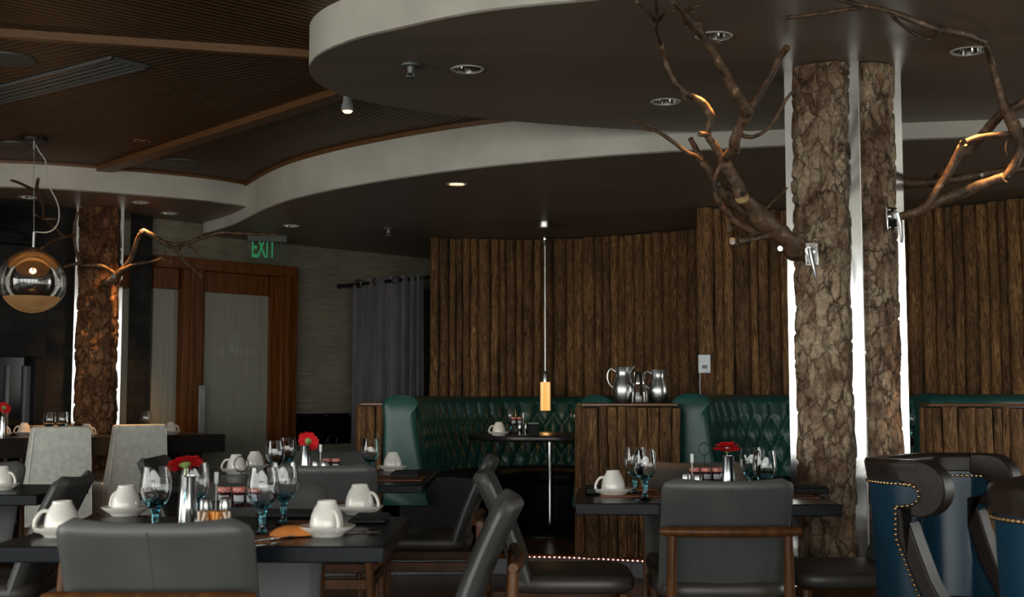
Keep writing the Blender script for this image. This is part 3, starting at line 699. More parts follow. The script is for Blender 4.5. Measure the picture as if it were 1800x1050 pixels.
limb(m_, [(1424, 447, 17), (1400, 438, 21), (1380, 422, 20), (1360, 404, 20), (1340, 386, 18), (1322, 366, 15), (1307, 350, 13)], 5.58, 5.34, 14)
limb(m_, [(1304, 345, 11), (1293, 320, 12), (1282, 302, 12), (1275, 287, 11), (1270, 277, 9)], 5.34, 5.29, 12)
limb(m_, [(1272, 282, 8), (1281, 271, 9), (1291, 263, 9), (1291, 248, 10), (1300, 225, 10), (1311, 203, 10), (1313, 193, 10), (1295, 165, 9), (1275, 130, 9), (1258, 100, 8), (1240, 72, 8), (1225, 50, 8.5), (1210, 36, 10), (1200, 20, 6), (1183, 3, 4)], 5.29, 4.75, 11)
limb(m_, [(1208, 40, 9), (1220, 41, 8), (1233, 42, 7)], 5.2, 5.15)
limb(m_, [(1238, 70, 4), (1255, 73, 3.5), (1273, 77, 3)], 5.2, 5.15)
limb(m_, [(1310, 205, 8), (1323, 184, 7), (1338, 162, 6.5), (1355, 132, 6.5), (1370, 104, 6), (1383, 84, 6)], 5.28, 5.25)
limb(m_, [(1300, 236, 4), (1312, 240, 4), (1325, 240, 3.5), (1345, 230, 3), (1362, 210, 3.5), (1374, 188, 3.5), (1387, 168, 3), (1402, 153, 2)], 5.29, 5.25, 7)
limb(m_, [(1270, 279, 7), (1258, 259, 7), (1245, 240, 7), (1246, 225, 7), (1250, 210, 7.5), (1245, 193, 7.5), (1234, 179, 7), (1214, 168, 6), (1196, 155, 5.5), (1179, 129, 5), (1168, 100, 5), (1160, 70, 4.6), (1154, 48, 4.6), (1155, 25, 4), (1153, -8, 3.5)], 5.29, 5.12, 10)
limb(m_, [(1151, 38, 3.4), (1140, 22, 3.2), (1130, 11, 3), (1119, 3, 3.4)], 5.12, 5.1, 7)
limb(m_, [(1158, 36, 3), (1168, 25, 3), (1185, 18, 2.8), (1205, 17, 2.6), (1222, 12, 2.6), (1237, 8, 2.4)], 5.12, 5.08, 7)
limb(m_, [(1210, 18, 2), (1228, 26, 2), (1247, 32, 1.8)], 5.1, 5.08, 6)
limb(m_, [(1244, 236, 5), (1236, 236, 5), (1229, 236, 5.5)], 5.24, 5.2, 8)
limb(m_, [(1330, 398, 9), (1305, 370, 10), (1288, 350, 10), (1268, 332, 9), (1258, 318, 7), (1250, 303, 7.5), (1236, 285, 7.5), (1226, 268, 6), (1219, 254, 5), (1213, 243, 5)], 5.50, 5.4)
limb(m_, [(1232, 282, 5), (1222, 274, 4), (1208, 268, 4), (1190, 255, 4), (1170, 240, 3.6), (1150, 228, 3.2), (1140, 221, 3.2), (1124, 214, 3), (1102, 211, 2.6)], 5.4, 5.25, 8)
limb(m_, [(1150, 229, 2.8), (1140, 228, 2.5), (1131, 225, 2.2)], 5.3, 5.28, 6)
limb(m_, [(1272, 284, 5), (1263, 300, 5), (1257, 322, 6), (1260, 345, 6), (1268, 361, 5.5), (1281, 376, 6), (1299, 394, 7.5), (1320, 404, 8), (1345, 414, 9), (1372, 424, 9)], 5.29, 5.5, 9)
limb(m_, [(1385, 412, 6), (1365, 411, 5), (1340, 416, 5.5), (1318, 421, 6), (1295, 424, 6.5)], 5.5, 5.32)
limb(m_, [(1300, 397, 5), (1290, 400, 4.5), (1282, 402, 5)], 5.45, 5.4)
limb(m_, [(1343, 372, 3), (1358, 356, 2.6), (1372, 343, 2.4), (1384, 330, 2)], 5.60, 5.62, 6)
m_.build('limbs', 'branch', bl, True, ang=80)
for x, y, D, r, ax in [(1305, 349, 5.33, 12.5, (-.35, -.75, .55)), (1289, 424, 5.31, 6.5, (-.8, -.6, -.1)), (1291, 266, 5.28, 9, (.1, -.6, .7)), (1234, 42, 5.14, 6.5, (.7, -.6, 0)), (1383, 83, 5.24, 6, (.3, -.5, .8)), (1119, 3, 5.1, 3.4, (-.7, -.5, .5))]:
    m_ = MB(); disc(m_, x, y, D, r, ax, .008); m_.build('cut_end', 'cut_wood', bl, True)
for x, y, D, r, ax in [(1306, 346, 5.315, 5, (-.2, -.8, .5)), (1293, 262, 5.27, 6, (.2, -.6, .7)), (1291, 427, 5.29, 4.5, (-.5, -.8, 0)), (1204, 172, 5.15, 4, (-.3, -.9, .2)), (1374, 437, 5.42, 4.5, (-.5, -.8, -.1)), (1264, 327, 5.32, 3.5, (-.2, -.9, .2))]:
    m_ = MB(); disc(m_, x, y, D, r, ax, .02); m_.build('bolt', 'chrome', bl, True)
def bracket(par, x, y, D, ang, s=1.):
    c = P(x, y, D); mt = Matrix.Rotation(ang, 3, 'Z'); m_ = MB()
    m_.box(c, (.056 * s, .012, .104 * s), ang)
    for sx in (-1, 1):
        for sz in (-1, 1): m_.lathe([(0, 0), (.006, 0), (.006, .004), (0, .006)], c + mt @ Vector((sx * .018 * s, -.006, sz * .04 * s)), 8, mt @ Vector((0, -1, 0)))
    o = m_.build('mounting_plate', 'chrome', par, True, bevel=.002)
    m_ = MB(); m_.tube([c + mt @ Vector((0, 0, .012)), c + mt @ Vector((-.01, -.04, .012))], .018 * s, 10)
    m_.tube([c + mt @ Vector((-.004, -.045, .02)), c + mt @ Vector((.004, -.052, -.03)), c + mt @ Vector((.016, -.045, -.09)), c + mt @ Vector((.018, -.04, -.11))], [.012, .009, .008, .006], 8)
    m_.build('latch', 'steel', par, True)
bracket(bl, 1427, 447, 5.50, math.atan2(-dl.y, -dl.x) * .5)
rb_ = P(1578, 384, 5.62)
br = empty('tree_branch', rb_, 'angular jointed branch bracketed to the narrow face of the bark and steel column', 'branch')
m_ = MB()
limb(m_, [(1572, 384, 6), (1610, 373, 9), (1640, 358, 10), (1680, 342, 11), (1720, 327, 11), (1763, 313, 10)], 5.62, 5.48, 12)
limb(m_, [(1766, 311, 7), (1780, 294, 8), (1793, 266, 9), (1800, 245, 9), (1812, 215, 9)], 5.48, 5.44)
limb(m_, [(1631, 362, 6), (1641, 344, 8), (1660, 314, 8), (1680, 281, 8), (1692, 256, 7.5)], 5.55, 5.48)
limb(m_, [(1694, 252, 6.5), (1720, 242, 6.5), (1750, 238, 5.5), (1786, 234, 5)], 5.48, 5.46)
limb(m_, [(1798, 262, 10), (1786, 232, 12), (1775, 206, 12), (1765, 187, 11), (1759, 165, 6.5), (1751, 140, 6), (1742, 106, 5.5), (1732, 78, 5.5)], 5.46, 5.36, 11)
limb(m_, [(1730, 74, 6), (1702, 62, 7.5), (1672, 55, 7.5), (1645, 50, 7), (1620, 42, 6.5), (1580, 26, 5.5), (1545, 15, 5), (1520, 13, 4.4), (1480, 18, 4), (1440, 24, 3.8), (1382, 32, 3.8)], 5.36, 5.2, 10)
limb(m_, [(1550, 17, 4), (1510, 8, 4.5), (1465, -3, 4.5)], 5.3, 5.25, 8)
limb(m_, [(1568, 28, 3.4), (1590, 48, 3.4), (1612, 62, 3.6), (1632, 68, 3.6), (1648, 62, 4), (1657, 52, 4)], 5.28, 5.33, 8)
limb(m_, [(1768, 192, 8), (1745, 217, 9), (1720, 246, 9), (1690, 276, 8), (1660, 300, 7), (1645, 312, 6)], 5.5, 5.9)
limb(m_, [(1765, 195, 9), (1785, 188, 8), (1803, 176, 7.5)], 5.45, 5.4)
limb(m_, [(1770, 248, 2.4), (1768, 260, 2.2), (1771, 273, 2)], 5.46, 5.46, 6)
limb(m_, [(1584, 322, 9), (1640, 321, 9), (1700, 312, 8), (1760, 301, 6.5), (1830, 296, 6)], 5.95, 5.7)
m_.build('limbs', 'branch', br, True, ang=80)
for x, y, D, r, ax in [(1764, 313, 5.47, 9.5, (.7, -.6, .3)), (1693, 253, 5.47, 7, (.3, -.8, .5)), (1383, 32, 5.2, 3.8, (-.9, -.3, 0))]:
    m_ = MB(); disc(m_, x, y, D, r, ax, .006); m_.build('cut_end', 'cut_wood', br, True)
for x, y, D, r, ax in [(1768, 314, 5.45, 4, (.4, -.8, .3)), (1732, 75, 5.34, 6, (.2, -.9, .2)), (1692, 252, 5.45, 4.5, (0, -.9, .3)), (1723, 309, 5.62, 3.5, (0, -1, 0))]:
    m_ = MB(); disc(m_, x, y, D, r, ax, .02); m_.build('bolt', 'chrome', br, True)
bracket(br, 1567, 385, 5.555, math.atan2(dr.y, dr.x) * .6)
pl_ = P(188, 498, lc.y - .06)
bs = empty('tree_branch', pl_, 'thin lamplit branch spreading from the dark column toward the EXIT sign', 'branch')
D0 = lc.y - .12; D1 = PZ(247, 356, ZU).y
m_ = MB()
limb(m_, [(182, 500, 8), (200, 490, 7.5), (215, 475, 6), (228, 460, 5), (236, 441, 4.6), (243, 420, 4.6), (249, 409, 4)], D0, D1)
limb(m_, [(250, 408, 4), (254, 407, 4.6), (270, 415, 4.6), (285, 425, 4.6), (310, 431, 4), (330, 428, 4), (345, 421, 3.4), (370, 414, 3.4), (390, 409, 3.2), (425, 411, 3), (487, 413, 2)], D1, D1 + .15)
limb(m_, [(288, 427, 3.4), (310, 443, 3), (330, 465, 2.6), (354, 485, 2)], D1 + .03, D1 + .06, 7)
limb(m_, [(313, 427, 2.6), (333, 433, 2.4), (347, 446, 2)], D1 + .04, D1 + .0, 6)
limb(m_, [(312, 431, 3), (316, 440, 2.5)], D1 + .04, D1 + .02, 6)
limb(m_, [(213, 476, 4), (235, 465, 3), (262, 461, 2.4), (283, 455, 2.2), (292, 442, 1.8)], D0 - .1, D1 - .02, 7)
limb(m_, [(284, 456, 1.8), (303, 461, 1.5)], D1 - .02, D1 - .02, 6)
limb(m_, [(203, 484, 4), (192, 475, 4), (176, 468, 4), (145, 466, 3.6), (138, 463, 3.6), (110, 470, 2.5)], D0, D0 - .25, 8)
limb(m_, [(143, 464, 3.4), (134, 442, 3), (130, 402, 2.8), (137, 372, 2.4)], D0 - .15, D0 - .2, 7)
limb(m_, [(132, 415, 3.4), (108, 418, 3.4), (88, 427, 3), (74, 436, 2.5)], D0 - .18, D0 - .5, 7)
limb(m_, [(112, 417, 2.4), (90, 394, 2.2), (76, 385, 2), (62, 378, 2.6)], D0 - .3, D0 - .7, 7)
limb(m_, [(77, 385, 1.6), (99, 385, 1.8)], D0 - .6, D0 - .6, 6)
limb(m_, [(76, 386, 1.6), (76, 364, 2.6), (69, 346, 3.2), (65, 330, 3.2), (67, 315, 3)], D0 - .6, D0 - 1.1, 7)
limb(m_, [(66, 335, 2.8), (55, 332, 2.8), (45, 327, 2.6), (32, 321, 2.6), (19, 317, 2.4)], D0 - 1., D0 - 1.15, 7)
m_.build('limbs', 'branch', bs, True, ang=80)
m_ = MB(); disc(m_, 249, 409, D1 - .01, 4, (.2, -.8, .5), .02); m_.build('bolt', 'chrome', bs, True)
m_ = MB(); disc(m_, 199, 487, D0 - .06, 4.5, (.3, -.9, .1), .02); m_.build('bolt', 'chrome', bs, True)
m_ = MB(); m_.box(P(186, 500, lc.y - .06), (.06, .05, .09)); m_.build('mounting_plate', 'black_metal', bs, True, bevel=.004)

# ------------------------------------------------------------------ lamps and ceiling fittings
def spot(name, loc, tgt, pw, col_, ang, parent, blend=.5, rad=.025):
    ld = bpy.data.lights.new(name, 'SPOT'); ld.energy = pw; ld.color = col_; ld.spot_size = math.radians(ang); ld.spot_blend = blend; ld.shadow_soft_size = rad
    o = bpy.data.objects.new(name, ld); COL.objects.link(o); o.parent = parent; o.location = Vector(loc) - Vector(parent.location)
    o.rotation_euler = (Vector(tgt) - Vector(loc)).to_track_quat('-Z', 'Y').to_euler(); return o
WARM = (1, .50, .17)
def downlight(px, z, label, r=.075, lit=False, grp='recessed downlights'):
    p = PZ(px[0], px[1], z); t = empty('downlight', (p.x, p.y, z), label, 'ceiling light', 0, grp)
    MB().shell([(r * .82, .004), (r * .86, -.003), (r * 1.0, -.004), (r * 1.06, 0)], (0, 0, 0), 28).build('trim_ring', 'white_ring', t)
    cup = MB().shell([(r * .83, -.001), (r * .815, .015), (r * .77, .045), (r * .6, .07), (r * .3, .08), (.001, .082)], (0, 0, 0), 28).build('reflector', 'reflector', t)
    m_ = MB(); q_ = r * (.72 if lit else .35); m_.lathe([(.0, 0), (q_, 0), (q_, .004), (0, .004)], (0, 0, .06 if not lit else .006), 16); m_.build('lamp', 'warm_lamp' if lit else 'white_ring', t)
    return t
dl_list = [((822, 122), 'recessed downlight with mirrored cup beside the ceiling sprinkler', ZU, 0), ((1255, 64), 'recessed downlight half hidden by the tallest branch stem', ZU, 0),
    ((1170, 179), 'recessed downlight beside the bolted elbow of the big branch', ZU, 0), ((1702, 90), 'recessed downlight under the long overhead branch joint', ZU, 0),
    ((803, 324), 'lit warm downlight in the low soffit over the booths', ZL, 1), ((512, 397), 'unlit downlight in the low soffit above the EXIT sign side', ZL, 0),
    ((50, 347), 'downlight above the globe lamp cord', ZU, 0), ((247, 356), 'downlight straight above the orange lit branch joint', ZU, 0), ((298, 375), 'small downlight between the lit branch and the low soffit', ZU, 0)]
DLS = []
for px, lab, z, lit in dl_list:
    # holes for the cups are cut by lifting the soffit face locally is unnecessary: cups sit proud by a hair
    DLS.append(downlight(px, z - .0825 if False else z, lab, .075 if z == ZU and px[1] < 200 else .068, bool(lit)))
def hole(o, pts, r):
    for i, p in enumerate(pts):

        mb = MB().lathe([(r, -.05), (r, .05)], (p.x, p.y, p.z), 28); c_ = mb.build('cutter', 'backing'); bm_ = o.modifiers.new('h', 'BOOLEAN'); bm_.object = c_; bm_.operation = 'DIFFERENCE'
        CUT.append((o, c_))
CUT = []
for nm in ('ceiling_low', 'ceiling_upper', 'ceiling_entrance'):
    o = bpy.data.objects[nm]; zz_ = ZL if nm == 'ceiling_low' else ZU
    for d_ in DLS:
        dx = d_.location
        if abs(dx.z - zz_) < .01 and ((nm == 'ceiling_entrance') == (dx.x < -1.5 and dx.y > 8) or nm == 'ceiling_low'): hole(o, [dx], .0645 if zz_ == ZL or dx.y > 8 else .0645)
bpy.context.view_layer.update(); dg_ = bpy.context.evaluated_depsgraph_get()
for nm in ('ceiling_low', 'ceiling_upper', 'ceiling_entrance'):
    o = bpy.data.objects[nm]
    if o.modifiers:
        me = bpy.data.meshes.new_from_object(o.evaluated_get(dg_)); o.modifiers.clear(); o.data = me; me.shade_flat()
for o, c_ in CUT:
    if c_.name in bpy.data.objects: bpy.data.objects.remove(c_)
# three of them carry narrow warm lamps that graze branches and bark
g1 = DLS[7]; spot('lamp_beam', g1.location + Vector((0, 0, -.02)), g1.location + Vector((-.12, .06, -1)), 150, WARM, 66, g1, 1)
g2 = DLS[1]; spot('lamp_beam', g2.location + Vector((0, 0, -.02)), P(1240, 200, 5.24), 80, WARM, 30, g2)
g3 = DLS[3]; spot('lamp_beam', g3.location + Vector((0, 0, -.02)), P(1715, 300, 5.47), 90, WARM, 40, g3)
g4 = DLS[4]; spot('lamp_beam', g4.location + Vector((0, 0, -.02)), g4.location + Vector((0, 0, -2)), 14, (1, .66, .38), 70, g4)
def ceil_disc(px, z, r, name, label, mt):
    p = PZ(px[0], px[1], z); t = empty(name, (p.x, p.y, z), label, 'speaker')
    MB().lathe([(0, -.012), (r * .9, -.010), (r * .92, -.004)], (0, 0, 0), 30).build('grille', mt, t)
    MB().lathe([(r * .9, -.012), (r, -.010), (r * 1.02, 0)], (0, 0, 0), 30).build('rim', 'white_ring' if r < .05 else 'cool_disc', t)
ceil_disc((315, 285), ZW, .145, 'ceiling_speaker', 'round grey speaker grille in the timber ceiling beside the broad beam', 'cool_disc')
ceil_disc((12, 103), ZW, .14, 'ceiling_speaker', 'round speaker grille in the timber ceiling above the long air vent', 'cool_disc')
ceil_disc((26, 252), ZW, .085, 'ceiling_speaker', 'small round speaker beside the ceiling rose of the globe lamp', 'cool_disc')
p = PZ(250, 247, ZW); t = empty('ceiling_spotlight', (p.x, p.y, ZW), 'small copper-coloured recessed spot in the timber ceiling near the broad beam', 'ceiling light')
MB().shell([(.04, -.006), (.055, -.008), (.06, 0)], n=20).build('trim_ring', 'brass', t); MB().lathe([(0, -.004), (.04, -.003)], n=20).build('lamp', 'reflector', t)
def sprinkler(px, z, label):
    p = PZ(px[0], px[1], z); t = empty('sprinkler', (p.x, p.y, z), label, 'sprinkler')
    MB().lathe([(.045, 0), (.042, -.008), (.018, -.012), (.014, -.04), (0, -.04)], n=18).build('body', 'vent', t)
    MB().lathe([(0, -.062), (.024, -.062), (.024, -.058), (0, -.058)], n=14).build('deflector', 'vent', t)
    MB().tube([(.012, 0, -.038), (.016, 0, -.05), (0, 0, -.06)], .003, 6).tube([(-.012, 0, -.038), (-.016, 0, -.05), (0, 0, -.06)], .003, 6).build('arms', 'vent', t)
sprinkler((722, 114), ZU, 'sprinkler head on the big curved soffit'); sprinkler((683, 402), ZL, 'tiny sprinkler head on the low soffit by the log wall end')
# track spot under the timber ceiling
p = P(611, 180, 6.75); t = empty('track_spotlight', (p.x, p.y, ZW), 'small grey cylinder spotlight glowing at its mouth beside the curved soffit', 'spotlight')
zr = p.z - ZW
MB().tube([(0, 0, 0), (0, 0, zr + .05)], .014, 10).build('stem', 'white_ring', t)
MB().lathe([(0, zr + .06), (.022, zr + .06), (.026, zr + .0), (.031, zr - .01), (.036, zr - .045), (.032, zr - .048)], n=20).build('lamp_housing', 'speaker_grey', t)
MB().lathe([(0, zr - .062), (.02, zr - .058), (.031, zr - .044)], n=20).build('lamp', 'warm_lamp', t)
# linear vent
v0, v1, v2, v3 = PZ(173, 107, ZW), PZ(240, 118, ZW), PZ(10, 178, ZW), PZ(-60, 165, ZW)
ca = (v0 + v1) / 2; cb_ = (v2 + v3) / 2; dv = (cb_ - ca); wv = (v1 - v0); wv -= dv.normalized() * wv.dot(dv.normalized()); wd_ = wv.length
c = (ca + cb_) / 2; c.z = ZW; t = empty('air_vent', c, 'long slotted air vent set into the timber ceiling', 'vent', math.atan2(dv.y, dv.x))
L_ = dv.length + .2; MB().box((0, 0, .0), (L_, wd_ + .04, .006)).build('backing', 'matt_black', t)
m_ = MB()
for s_ in (-1, 1): m_.box((0, s_ * (wd_ / 2 + .012), -.008), (L_ + .02, .02, .014)); m_.box((s_ * L_ / 2, 0, -.008), (.02, wd_ + .04, .014))
m_.build('frame', 'vent', t)
for k in range(4): MB().box((0, wd_ * (-.375 + .25 * k), -.006), (L_, wd_ * .13, .014)).build('slat', 'vent', t)
# globe pendant
gp = PZ(60, 244, ZW); gz = P(57, 495, gp.y).z; gx = P(57, 495, gp.y).x; GR = 58 / F * gp.y
t = empty('globe_pendant', (gp.x, gp.y, ZW), 'big silvered glass globe lamp with amber lower bowl hanging on a wire', 'pendant lamp')
MB().lathe([(0, -.02), (.085, -.018), (.09, 0)], n=28).build('ceiling_rose', 'black_metal', t)
q = gz - ZW; ox = gx - gp.x
MB().tube([(0, 0, -.02), (0, 0, -.07)], .008, 8).build('cable_grip', 'steel', t)
MB().tube([(0, 0, -.05), (ox, 0, q + GR + .1)], .0025, 6).build('suspension_wire', 'steel', t)
cr = [P(x, y, gp.y) - Vector((gp.x, gp.y, ZW)) for x, y in [(63, 255), (70, 268), (80, 283), (80, 300), (82, 318), (90, 335), (99, 352), (104, 372), (102, 392), (92, 405), (78, 409), (64, 408), (58, 409)]]
MB().tube(smooth(cr, .02), .0045, 6).build('flex_cord', 'white_ring', t)
MB().tube([(ox, 0, q + GR - .005), (ox, 0, q + GR + .11)], .011, 10).build('stem', 'steel', t)
MB().lathe([(.055, q + GR * .965), (.05, q + GR + .004), (0, q + GR + .008)], (ox, 0, 0), 24).build('cap', 'chrome', t)
MB().shell([(max(.0005, GR * math.sin(PI * i / 30)), q + GR * math.cos(PI * i / 30)) for i in range(31)], (ox, 0, 0), 48).build('glass_globe', 'globe', t)
a0 = math.acos(-.50)
pr = [(GR * .965 * math.sin(a0 + (PI - a0) * i / 14), q + GR * .965 * math.cos(a0 + (PI - a0) * i / 14)) for i in range(14)] + [(.0005, q - GR * .965)]
MB().shell(pr, (ox, 0, 0), 40).build('amber_bowl', 'amber', t)
MB().ball((ox, 0, q - GR * .56), .022, 10).build('bulb', 'amber_bulb', t)
ld = bpy.data.lights.new('bulb_light', 'POINT'); ld.energy = 3.0; ld.color = (1, .6, .28); ld.shadow_soft_size = .03
o = bpy.data.objects.new('bulb_light', ld); COL.objects.link(o); o.parent = t; o.location = (ox, 0, q - GR * .45)
# slim booth pendant
bp = PZ(958, 391, ZL); t = empty('booth_pendant', (bp.x, bp.y, ZL), 'slim pendant with ribbed amber glass tube hanging over the booth table', 'pendant lamp')
yz = lambda y: P(958, y, bp.y).z - ZL
MB().lathe([(0, -.05), (.062, -.05), (.064, -.045), (.064, 0)], n=28).build('ceiling_rose', 'steel', t)
MB().tube([(0, 0, -.05), (0, 0, yz(412))], .005, 8).build('hook', 'black_metal', t)
MB().lathe([(0, yz(413)), (.02, yz(414)), (.028, yz(419)), (.02, yz(424)), (.01, yz(432)), (0, yz(433))], n=18).build('ball_joint', 'chrome', t)
MB().tube([(0, 0, yz(426)), (0, 0, yz(655))], .0075, 10).build('rod', 'steel', t)
MB().lathe([(0, yz(652)), (.014, yz(653)), (.026, yz(658)), (.027, yz(672)), (0, yz(672))], n=20).build('lamp_cap', 'steel', t)
n_ = 20; m_ = MB(); vs = []
prf = [(.039, yz(672)), (.040, yz(690)), (.040, yz(722))]
G = []
for k in range(n_ * 2):
    a = PI * k / n_; f_ = 1 if k % 2 else .88; G.append([(r * f_ * math.cos(a), r * f_ * math.sin(a), z) for r, z in prf])
m_.grid(G, True); m_.build('ribbed_glass', 'ribbed', t)
ld = bpy.data.lights.new('tube_light', 'POINT'); ld.energy = .25; ld.color = (1, .55, .2); ld.shadow_soft_size = .02
o = bpy.data.objects.new('tube_light', ld); COL.objects.link(o); o.parent = t; o.location = (0, 0, yz(727))
# thermostat
tp = P(1238, 640, 9.14); t = empty('thermostat', tp, 'white wall thermostat with small display on the log wall above the booth', 'thermostat')
MB().box((0, 0, 0), (.088, .03, .135)).build('body', 'plastic_white', t, bevel=.006)
MB().box((-.0, -.016, -.022), (.04, .004, .026)).build('display', 'lcd', t)
MB().tube([(-.03, .005, -.06), (-.035, .0, -.15), (-.03, .0, -.24)], .004, 6).build('cable', 'white_ring', t)

# ------------------------------------------------------------------ booths
def booth(path, label, seat_w=.46, zb=1.13, TH=.2, cut=2):
    pts = smooth([Vector((x, y, 0)) for x, y in path], .0145); L = len(pts)
    t = empty('booth_sofa', (pts[L // 2].x, pts[L // 2].y, PLAT), label, 'booth')
    def fr(i):
        d = (pts[min(i + 1, L - 1)] - pts[max(i - 1, 0)]).normalized(); return pts[i], d, Vector((d.y, -d.x, 0))
    W_, Hh = .145, .24; z0, z1 = .52, zb - .045; NZ = 56; G = []
    for i in range(L):
        p, d, nn = fr(i); s_ = i * .0145; row = []
        edge_ = min(1, min(s_, (L - 1 - i) * .0145) / .06)
        for j in range(NZ + 1):
            z = z0 + (z1 - z0) * j / NZ; rec = .085 * (1 - (z - z0) / (z1 - z0))
            u = s_ / W_; v = (z - 1.0) / Hh
            a, b = u + v, u - v
            if z > 1.0: pl = abs(math.sin(PI * u)) ** .45 * (1 - .25 * (z - 1.0) / .1)   # upright channels above the top row of buttons
            else: pl = (abs(math.sin(PI * a)) * abs(math.sin(PI * b))) ** .42
            off = rec + .038 * pl * edge_
            row.append((p.x + nn.x * off, p.y + nn.y * off, z))
        for k in range(1, 9):                                # rolled top
            th = PI * k / 8; r_ = TH / 2 * 1.08
            off = -TH / 2 + r_ * math.cos(th) + .01; row.append((p.x + nn.x * off, p.y + nn.y * off, z1 + .055 * math.sin(th)))
        row.append((p.x - nn.x * TH, p.y - nn.y * TH, PLAT + .02)); G.append(row)
    m_ = MB(); m_.grid(G); m_.build('tufted_back', 'green', t, True, ang=75)
    m_ = MB()                                                # buttons
    nb = int((L - 1) * .0145 / W_)
    for r_ in range(4):
        z = 1.0 - r_ * Hh / 2
        for k in range(nb + 1):
            s_ = (k + (.5 if r_ % 2 else 0)) * W_; i = int(s_ / .0145)
            if 4 < i < L - 4:
                p, d, nn = fr(i); rec = .085 * (1 - (z - z0) / (z1 - z0)); m_.ball((p.x + nn.x * (rec + .006), p.y + nn.y * (rec + .006), z), .011, 6)
    m_.build('buttons', 'green', t, True)
    for i, sg in ((0, -1), (L - 1, 1)):                      # padded end faces
        p, d, nn = fr(i); prof = []
        for a_, z in [(.105, .40), (.085, .55), (.02, .95), (.02, 1.07)]: prof.append((a_, z))
        for k in range(0, 9): th = PI * k / 8; prof.append((-TH / 2 + .01 + .125 * math.cos(th), z1 + .062 * math.sin(th)))
        prof += [(-TH - .005, .95), (-TH - .005, .40)]
        n_ = len(prof); vs = []; cx = sum(a for a, z in prof) / n_; cz = sum(z for a, z in prof) / n_
        rings = ((1.0, -.03), (1.03, .02), (1.0, .045), (.86, .06), (.4, .07))
        for sc, o_ in rings:
            for a_, z in prof: q_ = p + nn * (cx + (a_ - cx) * sc) + d * sg * o_; vs.append((q_.x, q_.y, cz + (z - cz) * (sc if sc < 1.02 else 1.01)))
        fs = [(r_ * n_ + k, r_ * n_ + (k + 1) % n_, (r_ + 1) * n_ + (k + 1) % n_, (r_ + 1) * n_ + k) for r_ in range(len(rings) - 1) for k in range(n_)]
        fs.append(tuple(range((len(rings) - 1) * n_, len(rings) * n_)))
        MB().add(vs, fs).build('end_panel', 'green', t, True, ang=50)
    # seat cushion and plinth follow the back
    def sweep(prof, name, mt, i0=0, i1=None):
        idx = list(range(i0, i1 or L, 4)); G = []
        for i in idx: p, d, nn = fr(i); G.append([(p.x + nn.x * a_, p.y + nn.y * a_, z) for a_, z in prof])
        m_ = MB(); m_.grid(G); n0 = len(prof)
        m_.f.append(tuple(range(n0))); m_.f.append(tuple(range((len(idx) - 1) * n0, len(idx) * n0))); return m_.build(name, mt, t, True, ang=45)
    sweep([(-.1, .44), (seat_w, .44), (seat_w + .02, .47), (seat_w + .02, .53), (seat_w - .02, .572), (.25, .585), (.06, .578), (-.05, .57)], 'seat_cushion', 'black_leather', 3, L - cut)
    sweep([(-.1, PLAT + .002), (seat_w - .05, PLAT + .002), (seat_w - .05, .28), (seat_w - .03, .285), (seat_w - .03, .44), (-.1, .44)], 'plinth', 'black_leather', 3, L - cut)
    return t
booth([(-.67, 8.62), (-.66, 9.1), (-.52, 9.75), (-.17, 10.25), (.28, 10.42), (.76, 10.25), (1.0, 9.8), (1.0, 9.25), (.76, 8.75), (.51, 8.42)], 'dark green tufted leather booth around the round table, below the amber pendant', .42, cut=48)
booth([(1.26, 8.15), (1.38, 8.5), (1.68, 8.88), (2.3, 9.0), (2.9, 8.9), (3.3, 8.6), (3.38, 8.28), (3.0, 8.04), (2.62, 7.99)], 'dark green tufted leather booth behind the bark and steel column', .40, 1.14)
# log-clad dividers
def divider(path, core, z1, label, capw):
    c = sum((Vector((x, y, 0)) for x, y in core), Vector()) / len(core)
    t = empty('log_divider', (c.x, c.y, PLAT), label, 'partition')
    m_ = MB(); logs(m_, [Vector((x, y, 0)) for x, y in path], PLAT, z1, .055, .095, .55, 20); m_.build('log_cladding', 'logs', t, True, tone=True)
    MB().prism(core, PLAT, z1 - .005).build('core', 'backing', t, True)
    cx = [(c.x + (x - c.x) * capw[0], c.y + (y - c.y) * capw[1]) for x, y in core]
    MB().prism(cx, z1, z1 + .02).build('cap', 'cap_wood', t, True, bevel=.006)
    return t
zc_ = 1.073
divider([(.44, 8.27), (.445, 8.04), (.50, 8.0), (1.03, 8.02), (1.05, 8.06)], [(.455, 8.26), (.46, 8.04), (1.035, 8.05), (1.035, 8.26)], zc_, 'log-clad divider carrying the steel pitchers between the two green booths', (1.07, 1.7))
divider([(-1.07, 9.05), (-1.06, 8.78), (-.90, 8.77)], [(-1.06, 9.1), (-1.055, 8.79), (-.91, 8.79), (-.91, 9.1)], zc_, 'narrow log-clad divider end beside the curtain', (1.12, 1.1))
divider([(2.50, 7.70), (2.525, 7.62), (2.59, 7.58), (3.0, 7.60), (3.6, 7.66)], [(2.53, 7.74), (2.54, 7.64), (3.58, 7.70), (3.58, 7.78)], zc_, 'log-clad divider with green leather top behind the blue chairs', (1.03, 1.5))
